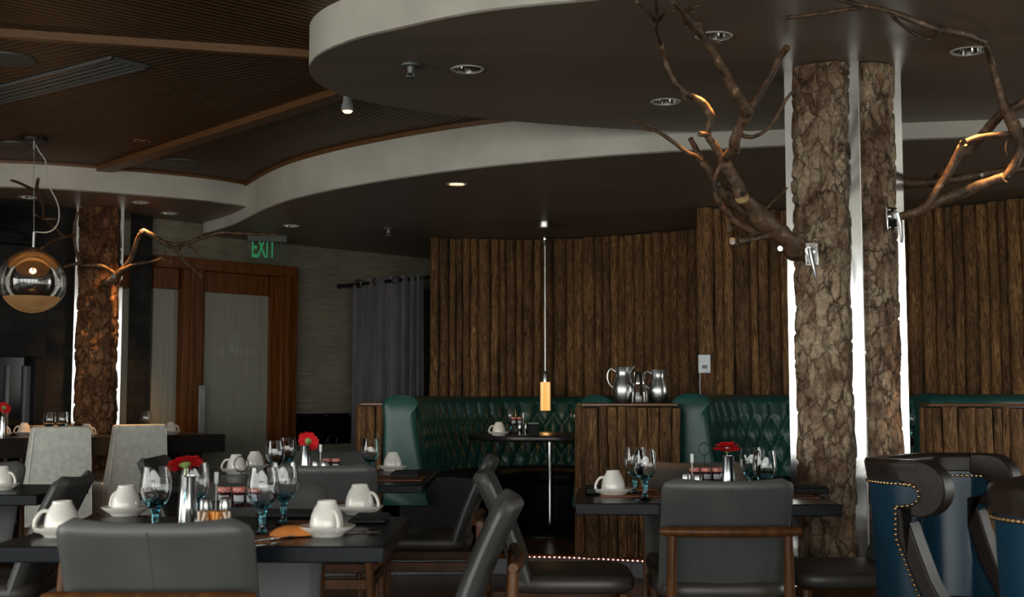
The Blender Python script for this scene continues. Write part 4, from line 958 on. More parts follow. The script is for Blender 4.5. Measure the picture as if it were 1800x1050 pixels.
# ------------------------------------------------------------------ tables
def table(x0, x1, y0, y1, z, th, label, mt='table', ped=True, rz=0, group=None, name='dining_table'):
    c = ((x0 + x1) / 2, (y0 + y1) / 2, 0); t = empty(name, c, label, 'table', rz, group)
    MB().box((0, 0, z - th / 2), (x1 - x0, y1 - y0, th)).build('tabletop', mt, t, bevel=.004)
    if ped:
        MB().box((0, 0, z - th - .01), (.4, .4, .02)).build('top_plate', 'black_metal', t)
        MB().tube([(0, 0, .02), (0, 0, z - th)], .04, 14).build('column', 'black_metal', t)
        MB().lathe([(.24, 0), (.24, .012), (.08, .03), (.045, .06), (0, .06)], n=28).build('base', 'black_metal', t)
    return t
table(-1.34, -.325, 3.22, 4.02, .75, .042, 'black dining table with two goblets and four white cups, closest to the camera')
table(.25, 1.195, 4.50, 5.30, .75, .042, 'black dining table in front of the bark and steel column', rz=-.06)
table(-1.52, -.385, 5.45, 6.66, .75, .034, 'black dining table between the wooden door and the green booth')
table(-2.95, -1.85, 4.92, 5.52, .75, .042, 'black table corner beside the side-turned chair at the frame edge')
ct = Vector((-2.26, 9.92)); ca_ = math.atan2(.7, .86); dirv = Vector((math.cos(ca_), math.sin(ca_))); nrm = Vector((-dirv.y, dirv.x)); TL, TW = 2.2, .6
cc_ = ct - dirv * TL / 2 + nrm * TW / 2
CZ = .843
t = empty('communal_table', (cc_.x, cc_.y, 0), 'long thick dark communal table behind the two white chairs', 'table', ca_)
MB().box((0, 0, CZ - .07), (TL, TW, .14)).build('tabletop', 'dark_wood', t, bevel=.004)
for s_ in (-1, 1): MB().box((s_ * (TL / 2 - .22), 0, (CZ - .14) / 2), (.16, TW * .6, CZ - .14)).build('leg', 'dark_wood', t, bevel=.004)
bt = PX(967, 9.35, .5)
t = empty('round_table', (bt.x, bt.y, PLAT), 'round dark table on a polished steel post inside the booth under the amber pendant', 'table')
MB().lathe([(0, .70), (.585, .70), (.60, .706), (.605, .72), (.60, .736), (.59, .74), (0, .74)], n=64).build('tabletop', 'dark_wood', t)
MB().tube([(0, 0, .07), (0, 0, .70)], .022, 18).build('post', 'chrome', t)
MB().lathe([(.26, 0), (.26, .012), (.10, .03), (.03, .07), (.028, .09), (0, .09)], n=32).build('base', 'black_metal', t)
BZ = PLAT + .74
t = empty('round_table', (2.60, 8.47, PLAT), 'round dark table glimpsed between the column and the green-topped divider', 'table')
MB().lathe([(0, .70), (.32, .70), (.33, .72), (.32, .74), (0, .74)], n=48).build('tabletop', 'dark_wood', t)
MB().tube([(0, 0, .05), (0, 0, .70)], .022, 14).build('post', 'chrome', t); MB().lathe([(.2, 0), (.2, .012), (.03, .06), (0, .06)], n=24).build('base', 'black_metal', t)

# ------------------------------------------------------------------ leather dining chair
def cushion(w_, d, h, rc, n=28):       # soft slab: rounded corners and edges, centred on its base
    G = []; 
    for j in range(9):
        f = j / 8; z = h * f; ins = (1 - math.sqrt(max(0, 1 - (2 * f - 1) ** 2))) * .022 if j not in (0, 8) else .022
        row = []
        for k in range(n * 4):
            a = 2 * PI * k / (n * 4); cx, sx = math.cos(a), math.sin(a); p_ = 5
            r_ = (abs(cx) ** p_ + abs(sx) ** p_) ** (-1 / p_); row.append((cx * r_ * (w_ / 2 - ins), sx * r_ * (d / 2 - ins), z))
        G.append(row)
    return G
def make_chair(name='dining_chair', mt='leather'):
    t = empty(name, (0, 0, 0), 'x', 'chair')
    # backrest: curved, reclined, padded, rounded top corners
    W_, ZB, ZT = .462, .44, .848; NU, NV = 24, 22
    def surf(th):
        G = []
        for j in range(NV + 1):
            f = j / NV; row = []
            for i in range(NU + 1):
                u = -1 + 2 * i / NU; z = ZB + (ZT - ZB) * f
                rc = .045; hw = W_ / 2
                if ZT - z < rc: hw = W_ / 2 - rc + math.sqrt(max(0, rc * rc - (rc - (ZT - z)) ** 2))
                x = u * hw; y = -.16 - .165 * f + .035 * (u * u) + .012 * math.sin(f * PI)
                ed = min(1, (1 - abs(u)) / .1) ; et = min(1, (1 - f) / .06); puff = math.sqrt(max(0, min(1, ed * (2 - ed)))) * math.sqrt(max(0, min(1, et * (2 - et))))
                row.append((x, y + th * (.006 + .02 * puff) + (.0015 * -th if abs(u) < .03 and th < 0 else 0), z - .010 * (1 - u * u) * f))
            G.append(row)
        return G
    m_ = MB(); a, b = surf(1), surf(-1); m_.grid(a).grid(b)
    ra = [r[0] for r in a]; rb2 = [r[0] for r in b]; m_.grid([ra, rb2]); m_.grid([[r[-1] for r in a], [r[-1] for r in b]]); m_.grid([a[-1], b[-1]]); m_.grid([a[0], b[0]])
    m_.build('backrest', mt, t, ang=65)
    sm = MB(); sm.tube([b[j][NU // 2] for j in range(1, NV)], .0016, 5); sm.build('seam', mt, t)
    m_ = MB(); G = cushion(.475, .48, .065, .05); m_.grid(list(zip(*G)), True) if False else None
    n_ = len(G[0]); vs = [p for r in G for p in r]; fs = [(i * n_ + k, i * n_ + (k + 1) % n_, (i + 1) * n_ + (k + 1) % n_, (i + 1) * n_ + k) for i in range(8) for k in range(n_)] + [tuple(range(n_)), tuple(range(8 * n_, 9 * n_))]
    s_ = MB().add([(x, y + .03, z + .41) for x, y, z in vs], fs).build('seat', 'brown_leather', t, ang=60)
    lw = 'walnut'
    m_ = MB(); m_.tube([(-.245 + .49 * i / 12, -.298 - .03 + .02 * (2 * i / 12 - 1) ** 2, .665) for i in range(13)], [.013] + [.0185] * 11 + [.013], 12); m_.build('top_rail', lw, t)
    for sx in (-1, 1):
        MB().tube([(sx * .222, -.255, 0), (sx * .205, -.30, .42), (sx * .20, -.309, .66)], [.013, .0195, .0165], 12).build('leg', lw, t)
        MB().tube([(sx * .215, .235, 0), (sx * .205, .225, .25), (sx * .205, .222, .41)], [.012, .019, .0195], 12).build('leg', lw, t)
        MB().box((sx * .208, -.03, .335), (.02, .50, .045)).build('side_rail', lw, t, bevel=.004)
    MB().box((0, .225, .335), (.40, .02, .045)).build('front_rail', lw, t, bevel=.004); MB().box((0, -.28, .335), (.40, .02, .045)).build('back_rail', lw, t, bevel=.004)
    return t
ch = make_chair(); H_ = PI / 2
spots = [
 (-.835, 3.235, 0, 'grey leather chair, back to camera, at the table with two goblets'),
 (-.845, 3.93, PI, 'grey leather chair facing the camera behind the two goblets'),
 (-.305, 3.69, H_, 'chair seen edge-on with wooden rail knob, beside the cup and saucer at the table corner'),
 (.757, 4.70, 0, 'grey leather chair with full wooden back frame, in front of the bark column'),
 (.80, 5.27, PI, 'chair facing the camera behind the red gerbera near the column'),
 (.19, 4.87, -H_, 'chair whose tan seat shows below the step lights, back leaning toward the booth'),
 (1.33, 4.98, H_, 'chair whose brown seat shows between column foot and blue chair'),
 (-.81, 5.68, 0, 'grey leather chair, back to camera, before the black wall panel'),
 (-.95, 6.44, PI, 'chair facing the camera behind the gerbera under the black wall panel'),
 (-.40, 6.17, H_, 'chair facing away from the booth table with seat toward the travertine wall'),
 (-1.42, 6.02, -H_, 'chair of which only a dark top corner shows beside a white chair'),
 (-2.38, 5.30, PI, 'chair behind the lone cup at the frame edge, facing the camera'),
 (-1.905, 4.65, H_ * 1.06, 'dark chair turned sideways between the frame-edge table and the white chairs')]
for i, (x, y, rz, lab) in enumerate(spots):
    o = ch if i == 0 else dup(ch, (x, y, 0), rz, lab, 'leather dining chairs')
    if i == 0: o.location = (x, y, 0); o.rotation_euler = (0, 0, rz); tag(o, lab, 'chair', 'leather dining chairs')

# white covered chairs
def white_chair(loc, rz, label):
    t = empty('parsons_chair', loc, label, 'chair', rz, 'white covered chairs')
    G = []
    for z, hw, y0, y1 in [(.26, .235, -.235, -.10), (.5, .228, -.235, -.12), (.72, .213, -.25, -.17), (.90, .200, -.262, -.195), (.925, .196, -.258, -.202), (.932, .185, -.25, -.21)]:
        G.append([(-hw, y0 + .012, z), (-hw + .012, y0, z), (hw - .012, y0, z), (hw, y0 + .012, z), (hw, y1, z), (-hw, y1, z)])
    n_ = 6; vs = [p for r in G for p in r]; fs = [(i * n_ + k, i * n_ + (k + 1) % n_, (i + 1) * n_ + (k + 1) % n_, (i + 1) * n_ + k) for i in range(len(G) - 1) for k in range(n_)] + [tuple(range(n_)), tuple(range((len(G) - 1) * n_, len(G) * n_))]
    MB().add(vs, fs).build('back_cover', 'white_cover', t, bevel=.008, ang=50)
    m_ = MB()
    for sx in (-1, 1): m_.tube([(sx * .228, -.237, .27), (sx * .221, -.237, .5), (sx * .206, -.252, .72), (sx * .193, -.264, .90)], .0035, 6)
    m_.build('seams', 'white_cover', t)
    MB().box((0, .06, .39), (.47, .46, .24)).build('seat_cover', 'white_cover', t, bevel=.02, seg=3)
    for sx in (-1, 1):
        for y in (-.2, .25): MB().box((sx * .2, y, .14), (.04, .04, .28)).build('leg', 'walnut', t, bevel=.004)
wa = math.radians(40)
p1 = PX(104, 8.78, .6); p2 = PX(238, 9.42, .6)
def wc(px, D, lab):
    p = PX(px, D, .6); q = Matrix.Rotation(wa, 3, 'Z') @ Vector((0, .24, 0)); white_chair((p.x + q.x, p.y + q.y, 0), wa, lab)
wc(106, 8.62, 'white covered chair with two goblet bowls showing above it'); wc(245, 9.3, 'white covered chair nearer the wooden door')
# far side chair of the communal table: only its brown top edge shows
p = PX(88, 9.6, .92); t = empty('tall_chair', (p.x, p.y, 0), 'brown-topped chair beyond the communal table, mostly hidden by a white chair', 'chair', wa + PI)
MB().box((0, -.05, .69), (.42, .05, .46), 0).build('backrest', 'brown_leather', t, bevel=.015); MB().box((0, .15, .44), (.42, .42, .07)).build('seat', 'brown_leather', t, bevel=.015)
for sx in (-1, 1):
    for y in (-.04, .32): MB().box((sx * .18, y, .21), (.035, .035, .42)).build('leg', 'walnut', t)

# ------------------------------------------------------------------ blue wing chairs with ebonised scroll frame
def wing_chair(loc, rz, label):
    t = empty('wing_chair', loc, label, 'armchair', rz, 'blue leather wing chairs')
    ZT_, ZR = .93, .862; HW, YF, YB = .325, .10, -.225
    plan = smooth([(-HW, YF, 0), (-HW, .0, 0), (-HW + .008, -.10, 0), (-HW + .09, -.205, 0), (-.12, YB - .005, 0), (.12, YB - .005, 0), (HW - .09, -.205, 0), (HW - .008, -.10, 0), (HW, .0, 0), (HW, YF, 0)], .026)
    L = len(plan)
    def yf(z):                              # front edge of the wings against height
        pts = [(.10, .30), (.28, .24), (.36, .10), (.45, .045), (.55, -.005), (.68, -.05), (.725, -.05), (.76, .0), (.80, .01), (.93, .01)]
        for (za_, a), (zb_, b) in zip(pts, pts[1:]):
            if z <= zb_: f = (z - za_) / (zb_ - za_); f = f * f * (3 - 2 * f); return a + (b - a) * f
        return pts[-1][1]
    def pos(i, z, off):
        p = plan[i]; a = plan[max(0, i - 1)]; b = plan[min(L - 1, i + 1)]; d = (b - a).normalized(); nn = Vector((-d.y, d.x, 0))   # outward
        if nn.dot(p) < 0: nn = -nn
        y = p.y
        if y > -.08: y = -.08 + (y + .08) * (yf(z) + .08) / (YF + .08)
        tp = 1 - .13 * (ZT_ - z) / .6
        return (p.x * tp + nn.x * off, (y if y > -.08 else -.08 + (y + .08) * tp * 1.0) + nn.y * off, z)
    zs_ = [.12, .2, .28, .34, .4, .46, .52, .58, .64, .68, .70, .72, .74, .76, .78, .80, .83, .86, .895]
    m_ = MB(); Go = [[pos(i, z, .012) for z in zs_] for i in range(L)]; Gi = [[pos(i, z, -.05) for z in zs_] for i in range(L)]
    m_.grid(Go).grid(Gi); m_.grid([Go[0], Gi[0]]); m_.grid([Go[-1], Gi[-1]]); m_.grid([[r[-1] for r in Go], [r[-1] for r in Gi]]); m_.grid([[r[0] for r in Go], [r[0] for r in Gi]])
    m_.build('upholstered_shell', 'blue', t, ang=60)
    # top rail: flat ebonised band following the shell
    G = []
    idx = range(1, L - 1)
    for i in idx:
        G.append([pos(i, ZR, .018), pos(i, ZT_ - .012, .024), pos(i, ZT_, .016), pos(i, ZT_ + .001, -.045), pos(i, ZT_ - .012, -.058), pos(i, ZR + .005, -.056)])
    m_ = MB(); n_ = 6; nr = len(G); vs = [p for r in G for p in r]
    fs = [(i * n_ + k, i * n_ + (k + 1) % n_, (i + 1) * n_ + (k + 1) % n_, (i + 1) * n_ + k) for i in range(nr - 1) for k in range(n_)] + [tuple(range(n_)), tuple(range((nr - 1) * n_, nr * n_))]
    m_.add(vs, fs); m_.build('top_rail', 'scroll_wood', t, bevel=.004, ang=50)
    for sx in (-1, 1):
        # scroll end and the stile that drops from it
        prof = []; 
        for k in range(15): th = PI / 2 - k * (PI * 1.18) / 14; prof.append((-.005 + .088 * math.cos(th), ZT_ - .090 + .090 * math.sin(th)))
        prof += [(-.035, .722), (-.028, .70)]
        lowf = [(z, yf(z)) for z in (.68, .62, .55, .48, .40, .34, .28, .20, .12)]
        prof += [(y + .028, z) for z, y in lowf]
        prof += [(y - .028, z) for z, y in reversed(lowf)]
        prof += [(-.078, .72), (-.078, .775), (-.03, .785), (-.005, .80), (.0, .825), (-.015, .85), (-.05, .858), (-.07, ZR), (-.07, ZT_)]
        n_ = len(prof); vs = []
        for o_ in (.022, -.062):
            for y, z in prof:
                tp = 1 - .13 * (ZT_ - z) / .6; vs.append((sx * (HW * tp + o_), y, z))
        fs = [(k, (k + 1) % n_, n_ + (k + 1) % n_, n_ + k) for k in range(n_)] + [tuple(range(n_)), tuple(range(2 * n_ - 1, n_ - 1, -1))]
        MB().add(vs, fs).build('scroll_frame', 'scroll_wood', t, bevel=.006, ang=40, seg=3)
    # nail heads: under the rail outside and inside, and down the wings beside the stiles
    def nails(path, st=.0165):
        m_ = MB()
        for p in smooth(path, st): m_.ball(p, .0062, 6)
        m_.build('nailhead_trim', 'brass', t)
    nails([Vector(pos(i, ZR - .008, .016)) for i in range(3, L - 3)]); nails([Vector(pos(i, ZR - .010, -.054)) for i in range(2, L - 2)])
    for sx in (-1, 1):
        def q_(y, z, o_=.022): return Vector((sx * (HW * (1 - .13 * (ZT_ - z) / .6) + o_), y, z))
        nails([q_(-.05, .853), q_(-.018, .848), q_(-.002, .825), q_(-.012, .80), q_(-.04, .787), q_(-.075, .782)])
        nails([q_(-.081, .775), q_(-.083, .72), q_(-.083, .68), q_(yf(.60) - .035, .60), q_(yf(.5) - .036, .5), q_(yf(.4) - .037, .4), q_(yf(.3) - .037, .3), q_(yf(.2) - .037, .2)])
        ins = lambda y, z: Vector((sx * (HW * (1 - .13 * (ZT_ - z) / .6) - .066), y, z))
    MB().box((0, .10, .36), (.50, .50, .15)).build('seat_cushion', 'blue', t, bevel=.03, seg=4)
    MB().box((0, .02, .21), (.56, .52, .16)).build('seat_base', 'blue', t, bevel=.01)
    for sx in (-1, 1):
        for y in (-.16, .24): MB().tube([(sx * .24, y, 0), (sx * .25, y, .14)], [.014, .024], 10).build('leg', 'scroll_wood', t)
    return t
wing_chair((1.50, 4.22, 0), math.radians(-131), 'blue leather wing chair with scrolled dark frame and brass nails, shown whole')
wing_chair((1.415, 2.95, 0), math.radians(-125), 'second blue wing chair, cut off by the frame edge')

# ------------------------------------------------------------------ tabletop things
def make_cup():
    t = MB().lathe([(.0425, 0), (.0445, .001), (.0465, .014), (.0462, .03), (.0425, .05), (.036, .066), (.0285, .078), (.0265, .083), (.026, .088), (.0235, .089), (.022, .085), (0, .085)], n=32).build('coffee_cup', 'ceramic')
    pth = smooth([(.037, 0, .062), (.050, 0, .062), (.064, 0, .048), (.071, 0, .028), (.066, 0, .012), (.056, 0, .008), (.045, 0, .016)], .006)
    MB().tube(pth, .0052, 8).build('handle', 'ceramic', t); t['category'] = 'cup'; return t
def make_saucer():
    t = MB().lathe([(0, 0), (.045, 0), (.047, .004), (.062, .013), (.078, .0255), (.079, .0275), (.077, .0275), (.060, .0155), (.044, .0075), (0, .0065)], n=40).build('saucer', 'ceramic'); t['category'] = 'saucer'; return t
cup0, sau0 = make_cup(), make_saucer()
used = {}
def put(key, src, loc, rz, label, group):
    if key not in used: used[key] = 1; src.location = loc; src.rotation_euler = (0, 0, rz); tag(src, label, None, group); return src
    return dup(src, loc, rz, label, group)
def setting(px, py, z, rz, where, D=None):
    p = PZ(px, py, z) if D is None else PX(px, D, z); p.z = z
    put('s', sau0, p, 0, 'white saucer under the cup ' + where, 'white saucers'); put('c', cup0, p + Vector((0, 0, .0068)), rz, 'upturned white cup ' + where, 'upturned coffee cups'); return p
rd = math.radians
TT = .75
setting(108, 943, TT, rd(200), 'half hidden by the closest chair back'); setting(221, 906, TT, rd(150), 'beside the blue-based goblet and white chair')
c3 = setting(574, 942, TT, rd(-55), 'at the front corner by the orange placemat'); setting(632, 904, TT, rd(-25), 'at the far table corner beside the black napkin')
setting(415, 833, TT, rd(190), 'behind the wire jam caddy handle'); setting(448, 826, TT, rd(100), 'nestled behind another cup at the door table'); setting(690, 828, TT, rd(75), 'in front of the green booth end')
c8 = setting(1078, 871, TT, rd(190), 'before the log-clad divider')
setting(2, 861, TT, rd(-20), 'on the table corner at the frame edge')
setting(3, 768, CZ, rd(-15), 'beside the gerbera on the communal table', None); setting(42, 766, CZ, rd(195), 'between the gerbera and the first white chair')
setting(152, 769, CZ, rd(-10), 'peeping out between the two white chairs'); setting(300, 764, CZ, rd(-15), 'near the end of the communal table')
setting(877, 762, BZ, rd(185), 'on the round booth table', 8.95)
# stemmed goblets: clear bowl on a turquoise base
def make_goblet():
    t = empty('goblet', (0, 0, 0), 'x', 'glass')
    o_ = [(.0005, .0705), (.016, .0725), (.030, .0865), (.0392, .105), (.0435, .125), (.042, .148), (.0365, .185)]
    i_ = [(.0350, .185), (.0405, .148), (.042, .125), (.0385, .106), (.029, .089), (.0005, .079)]
    MB().shell(o_ + i_, n=32).build('bowl', 'goblet_glass', t)
    MB().lathe([(0, .012), (.012, .012), (.0085, .02), (.0075, .032), (.0095, .044), (.008, .054), (.011, .064), (.014, .0695), (0, .0700)], n=24).build('stem', 'teal_glass', t)
    MB().lathe([(0, 0), (.034, 0), (.036, .0025), (.03, .005), (.014, .010), (0, .0115)], n=32).build('foot', 'glass', t); return t
gb = make_goblet()
def gob(px, D, z, lab):
    p = PX(px, D, z); put('g', gb, p, R.random() * 6, lab, 'goblets with turquoise stems')
gob(272, 3.50, TT, 'goblet with bright blue base behind the closest chair back'); gob(341, 3.72, TT, 'goblet half hidden behind the silver vase by the yellow packets')
gob(461, 3.47, TT, 'goblet standing clear of the closest chair, front of a pair'); gob(498, 3.74, TT, 'goblet behind its twin near the orange placemat')
gob(483, 5.66, TT, 'goblet beside the two nested cups at the door table'); gob(505, 6.08, TT, 'goblet in front of the door frame edge'); gob(651, 5.93, TT, 'goblet before the curtain foot at the booth end')
gob(1134, 4.70, TT, 'goblet nearer the cup before the log-clad divider'); gob(1116, 4.93, TT, 'goblet just behind its twin before the log-clad divider')
gob(1345, 4.58, TT, 'goblet closer to the steel edge of the column'); gob(1320, 4.90, TT, 'goblet between gerbera and column-side goblet')
gob(897, 9.5, BZ, 'goblet behind the jam rack on the round booth table'); gob(1014, 9.2, BZ, 'goblet cut by the log-clad divider on the round booth table'); gob(1601, 8.15, BZ, 'goblet seen between column and green-topped divider')
for px, D, lab in ((86, 8.75, 'goblet whose bowl rises over the first white chair, beside the slate wall'), (109, 8.80, 'goblet whose bowl rises over the first white chair, closer to the dark column'), (256, 9.45, 'single goblet whose bowl rises over the white chair by the door')): gob(px, D, CZ, lab)
# silver bud vases with red gerberas
def make_vase():
    t = MB().shell([(.0005, 0), (.030, 0), (.0305, .003), (.026, .07), (.0215, .15), (.0225, .154), (.0205, .154), (.0200, .15), (.0240, .07), (.0005, .012)], n=28).build('bud_vase', 'vase_metal')
    t['category'] = 'vase'; return t
vs0 = make_vase()
def gerbera(base, head, nrm_, label, s=.054, dome=.25):
    t = empty('gerbera', base, label, 'flower', 0, 'red gerberas'); h = Vector(head) - Vector(base); n_ = Vector(nrm_).normalized(); q = n_.to_track_quat('Z', 'Y')
    MB().tube(smooth([Vector((0, 0, 0)), Vector((h.x * .2, h.y * .2, h.z * .5)), h - n_ * .02, h - n_ * .004], .012), .0028, 7).build('stem', 'calyx', t)
    MB().lathe([(0, -.014), (.006, -.012), (.016, -.003), (.018, .0), (0, .001)], h, 14, n_).build('calyx', 'calyx', t)
    m_ = MB()
    for ring, (cnt, ln, z0, up_) in enumerate(((30, s, .0, dome * .3), (26, s * .84, .004, dome), (20, s * .55, .007, dome * 2.0))):
        for k in range(cnt):
            a = 2 * PI * (k + .5 * ring) / cnt + R.uniform(-.05, .05); l_ = ln * R.uniform(.9, 1.05); w_ = l_ * .10; up2 = up_ + R.uniform(-.08, .08); vs = []; fs = []
            for i, f in enumerate((.12, .35, .6, .85, 1.0)):
                ww = w_ * (.55, .85, 1, .85, .25)[i]; zz_2 = z0 + l_ * f * up2 - l_ * .28 * f * f * (.4 + up2); 
                for sd_, dz in ((-1, .0012), (0, -.0008), (1, .0012)): vs.append(h + q @ Vector((math.cos(a) * l_ * f - math.sin(a) * ww * sd_, math.sin(a) * l_ * f + math.cos(a) * ww * sd_, zz_2 + dz)))
            for i in range(4):
                for j in range(2): fs.append((i * 3 + j, i * 3 + j + 1, i * 3 + 4 + j, i * 3 + 3 + j))
            m_.add(vs, fs)
    m_.build('petals', 'petal', t, ang=60)
    MB().lathe([(0, .003), (s * .22, .004), (s * .2, .012), (0, .015)], h, 14, n_).build('flower_centre', 'jam', t); return t
def vase_with(px, D, z, hx, hy, nrm_, lab, flab, dome=.25, dD=0.):
    p = PX(px, D, z); put('v', vs0, p, 0, lab, 'silver bud vases'); gerbera(p + Vector((0, 0, .013)), P(hx, hy, D + dD), nrm_, flab, .054, dome)
vase_with(329, 3.62, TT, 325, 816, (-.25, .28, .93), 'silver vase by the yellow packets on the table closest to the camera', 'red gerbera tilted almost flat above the closest chair')
vase_with(537, 5.95, TT, 542, 776, (.12, .86, .42), 'silver vase in front of the black wall panel', 'red gerbera showing its back before the black wall panel', .2)
vase_with(1281, 4.86, TT, 1278, 790, (0, -.1, 1), 'silver vase beside the jam jars before the green booth', 'domed red gerbera before the green booth and column', .5)
vase_with(4, 9.0, CZ, 7, 717, (.1, .8, .5), 'slim vase on the communal table at the frame edge', 'red gerbera on the communal table at the frame edge', .2)
# shakers, markers, jam, caddies
def make_shaker():
    t = empty('shaker', (0, 0, 0), 'x', 'shaker'); MB().lathe([(0, 0), (.0165, 0), (.017, .045), (.0155, .05), (0, .05)], n=18).build('glass_body', 'glass', t)
    MB().lathe([(.0175, .048), (.018, .052), (.0175, .078), (.014, .084), (0, .086)], n=18).build('metal_cap', 'steel', t); MB().lathe([(0, .004), (.0145, .004), (.0145, .036), (0, .036)], n=14).build('filling', 'label_white', t); return t
sk = make_shaker()
for px, D, z, lab in ((361, 3.68, TT, 'shaker beside the silver vase near the yellow packets'), (395, 3.72, TT, 'shaker in front of the jam caddy near the yellow packets'), (555, 5.90, TT, 'shaker beside the vase under the black wall panel'), (570, 5.86, TT, 'shaker next to the jam jars under the black wall panel'),
    (1206, 4.92, TT, 'shaker standing apart before the tan chair back'), (1227, 4.86, TT, 'shaker touching the jam jars before the tan chair back'), (914, 9.0, BZ, 'shaker on the round booth table'), (924, 9.05, BZ, 'second shaker beside the dark box on the round booth table')):
    put('k', sk, PX(px, D, z), 0, lab, 'salt and pepper shakers')
def make_marker():
    t = empty('table_marker', (0, 0, 0), 'x', 'marker'); MB().lathe([(0, 0), (.014, 0), (.014, .004), (.003, .008), (.003, .125), (0, .125)], n=10).build('stick', 'white_ring', t)
    MB().box((0, 0, .14), (.0125, .008, .035)).build('head', 'plastic_white', t, bevel=.002); return t
mk0 = make_marker()
for px, D, z, lab in ((379, 3.74, TT, 'thin white stick marker above the yellow packets'), (563, 5.93, TT, 'thin white stick marker between shakers under the black wall panel'), (1217, 4.95, TT, 'thin white stick marker before the green booth end'), (920, 9.1, BZ, 'thin white stick marker on the round booth table')):
    put('m', mk0, PX(px, D, z), 0, lab, 'stick markers')
def make_jar():
    t = MB().lathe([(0, 0), (.019, 0), (.0205, .004), (.0205, .038), (.017, .044), (0, .044)], n=20).build('jam_jar', 'jam')
    MB().lathe([(.0195, .042), (.0205, .044), (.0205, .056), (.019, .058), (0, .0585)], n=20).build('lid', 'gingham', t)
    vs = []; 
    for k in range(7): a = -PI / 2 - .75 + 1.5 * k / 6; vs += [(.0209 * math.cos(a), .0209 * math.sin(a), .010), (.0209 * math.cos(a), .0209 * math.sin(a), .033)]
    MB().add(vs, [(2 * k, 2 * k + 2, 2 * k + 3, 2 * k + 1) for k in range(6)]).build('paper_label', 'label_white', t); t['category'] = 'jar'; return t
jr = make_jar()
def caddy(px, D, z, n, lab, jl, hgt=.05, hh=.15):
    p = PX(px, D, z); t = empty('jam_caddy', p, lab, 'caddy', 0, 'wire jam caddies'); w_ = .045 * n + .01
    m_ = MB(); 
    for s_ in (-1, 1):
        m_.tube([(-w_ / 2, s_ * .024, hgt + .012), (w_ / 2, s_ * .024, hgt + .012)], .0018, 6)
        for e_ in (-1, 1): m_.tube([(e_ * w_ / 2, s_ * .024, 0), (e_ * w_ / 2, s_ * .024, hgt + .012)], .0018, 6)
    for e_ in (-1, 1): m_.tube([(e_ * w_ / 2, -.024, hgt + .012), (e_ * w_ / 2, .024, hgt + .012)], .0018, 6)
    m_.build('wire_frame', 'black_metal', t); MB().box((0, 0, hgt - .003), (w_, .046, .004)).build('tray', 'black_metal', t)
    m_ = MB(); m_.tube([(0, .028, hgt), (0, .028, hh)], .0018, 6); m_.tube([(.022 * math.sin(2 * PI * k / 16), .028, hh + .024 - .024 * math.cos(2 * PI * k / 16)) for k in range(17)], .0018, 6, False); m_.build('loop_handle', 'black_metal', t)
    for k in range(n): put('j', jr, p + Vector(((k - (n - 1) / 2) * .0445, 0, hgt - .001)), R.uniform(-.3, .3), jl[k], 'mini jam jars')
caddy(419, 3.84, TT, 3, 'wire caddy with loop handle beside the pair of goblets', ['jam jar in the caddy nearest the shakers, closest table', 'middle jam jar in the caddy on the closest table', 'jam jar half hidden by the goblet on the closest table'])
caddy(582, 6.05, TT, 2, 'wire caddy under the black wall panel', ['jam jar near the stick marker under the black wall panel', 'jam jar away from the stick marker under the black wall panel'], .03)
caddy(1241, 4.98, TT, 3, 'wire caddy beside the domed gerbera', ['jam jar behind the stick marker near the column', 'middle jam jar of three beside the domed gerbera', 'jam jar closest to the domed gerbera vase'], .045)
caddy(908, 9.2, BZ, 2, 'wire caddy on the round booth table', ['jam jar nearer the cup on the round booth table', 'jam jar nearer the stick marker on the round booth table'], .07, .14)
p = PX(377, 3.50, TT); t = empty('sugar_bowl', p, 'low white bowl of sugar packets behind the closest chair back', 'bowl')
MB().lathe([(0, 0), (.042, 0), (.050, .02), (.054, .042), (.051, .042), (.046, .02), (0, .008)], n=30).build('bowl', 'ceramic', t)
for k in range(12):
    a = R.uniform(0, 6.28); tag(MB().box(p + Vector((-.038 + .007 * k, R.uniform(-.012, .012), .042)), (.006, .046, .045), R.uniform(-.5, .5), Matrix.Rotation(R.uniform(-.35, .35), 3, 'Y')).build('sugar_packet', 'orange_packet' if 2 < k < 9 else 'cream_packet'), 'small sugar packet standing in the low white bowl', 'packet', 'sugar packets in the bowl')
p = PX(938, 9.05, BZ); t = empty('menu_box', p, 'dark little box beside the shakers on the round booth table', 'box'); MB().box((0, 0, .04), (.075, .05, .08)).build('body', 'matt_black', t, bevel=.003); MB().box((0, 0, .084), (.078, .053, .008)).build('lid', 'dark_wood', t)
# placemats, napkins, cutlery
def flatbox(name, c, d, rz, mt, lab, cat, bev=.002, grp=None): return tag(MB().box((0, 0, d[2] / 2), d).build(name, mt, bevel=bev), lab, cat, grp), c, rz
def lay(name, c, d, rz, mt, lab, cat, bev=.001, grp=None):
    o = MB().box((0, 0, d[2] / 2), d).build(name, mt, bevel=bev); o.location = c; o.rotation_euler = (0, 0, rz); tag(o, lab, cat, grp); return o
lay('placemat', (-.60, 3.70, TT), (.16, .32, .004), 0, 'placemat', 'orange woven placemat beside the front corner cup', 'placemat', grp='orange placemats')
lay('placemat', (-.76, 3.40, TT), (.26, .22, .004), 0, 'placemat', 'placemat under the knife before the closest chair', 'placemat', grp='orange placemats')
lay('placemat', (.46, 4.98, TT), (.24, .34, .004), 0, 'placemat', 'orange woven placemat under goblets by the log-clad divider', 'placemat', grp='orange placemats')
lay('placemat', (1.05, 4.92, TT), (.22, .36, .004), 0, 'placemat', 'placemat under the napkin by the column', 'placemat', grp='orange placemats')
lay('placemat', (-.52, 5.92, TT), (.22, .36, .004), 0, 'placemat', 'placemat under the napkin before the booth', 'placemat', grp='orange placemats')
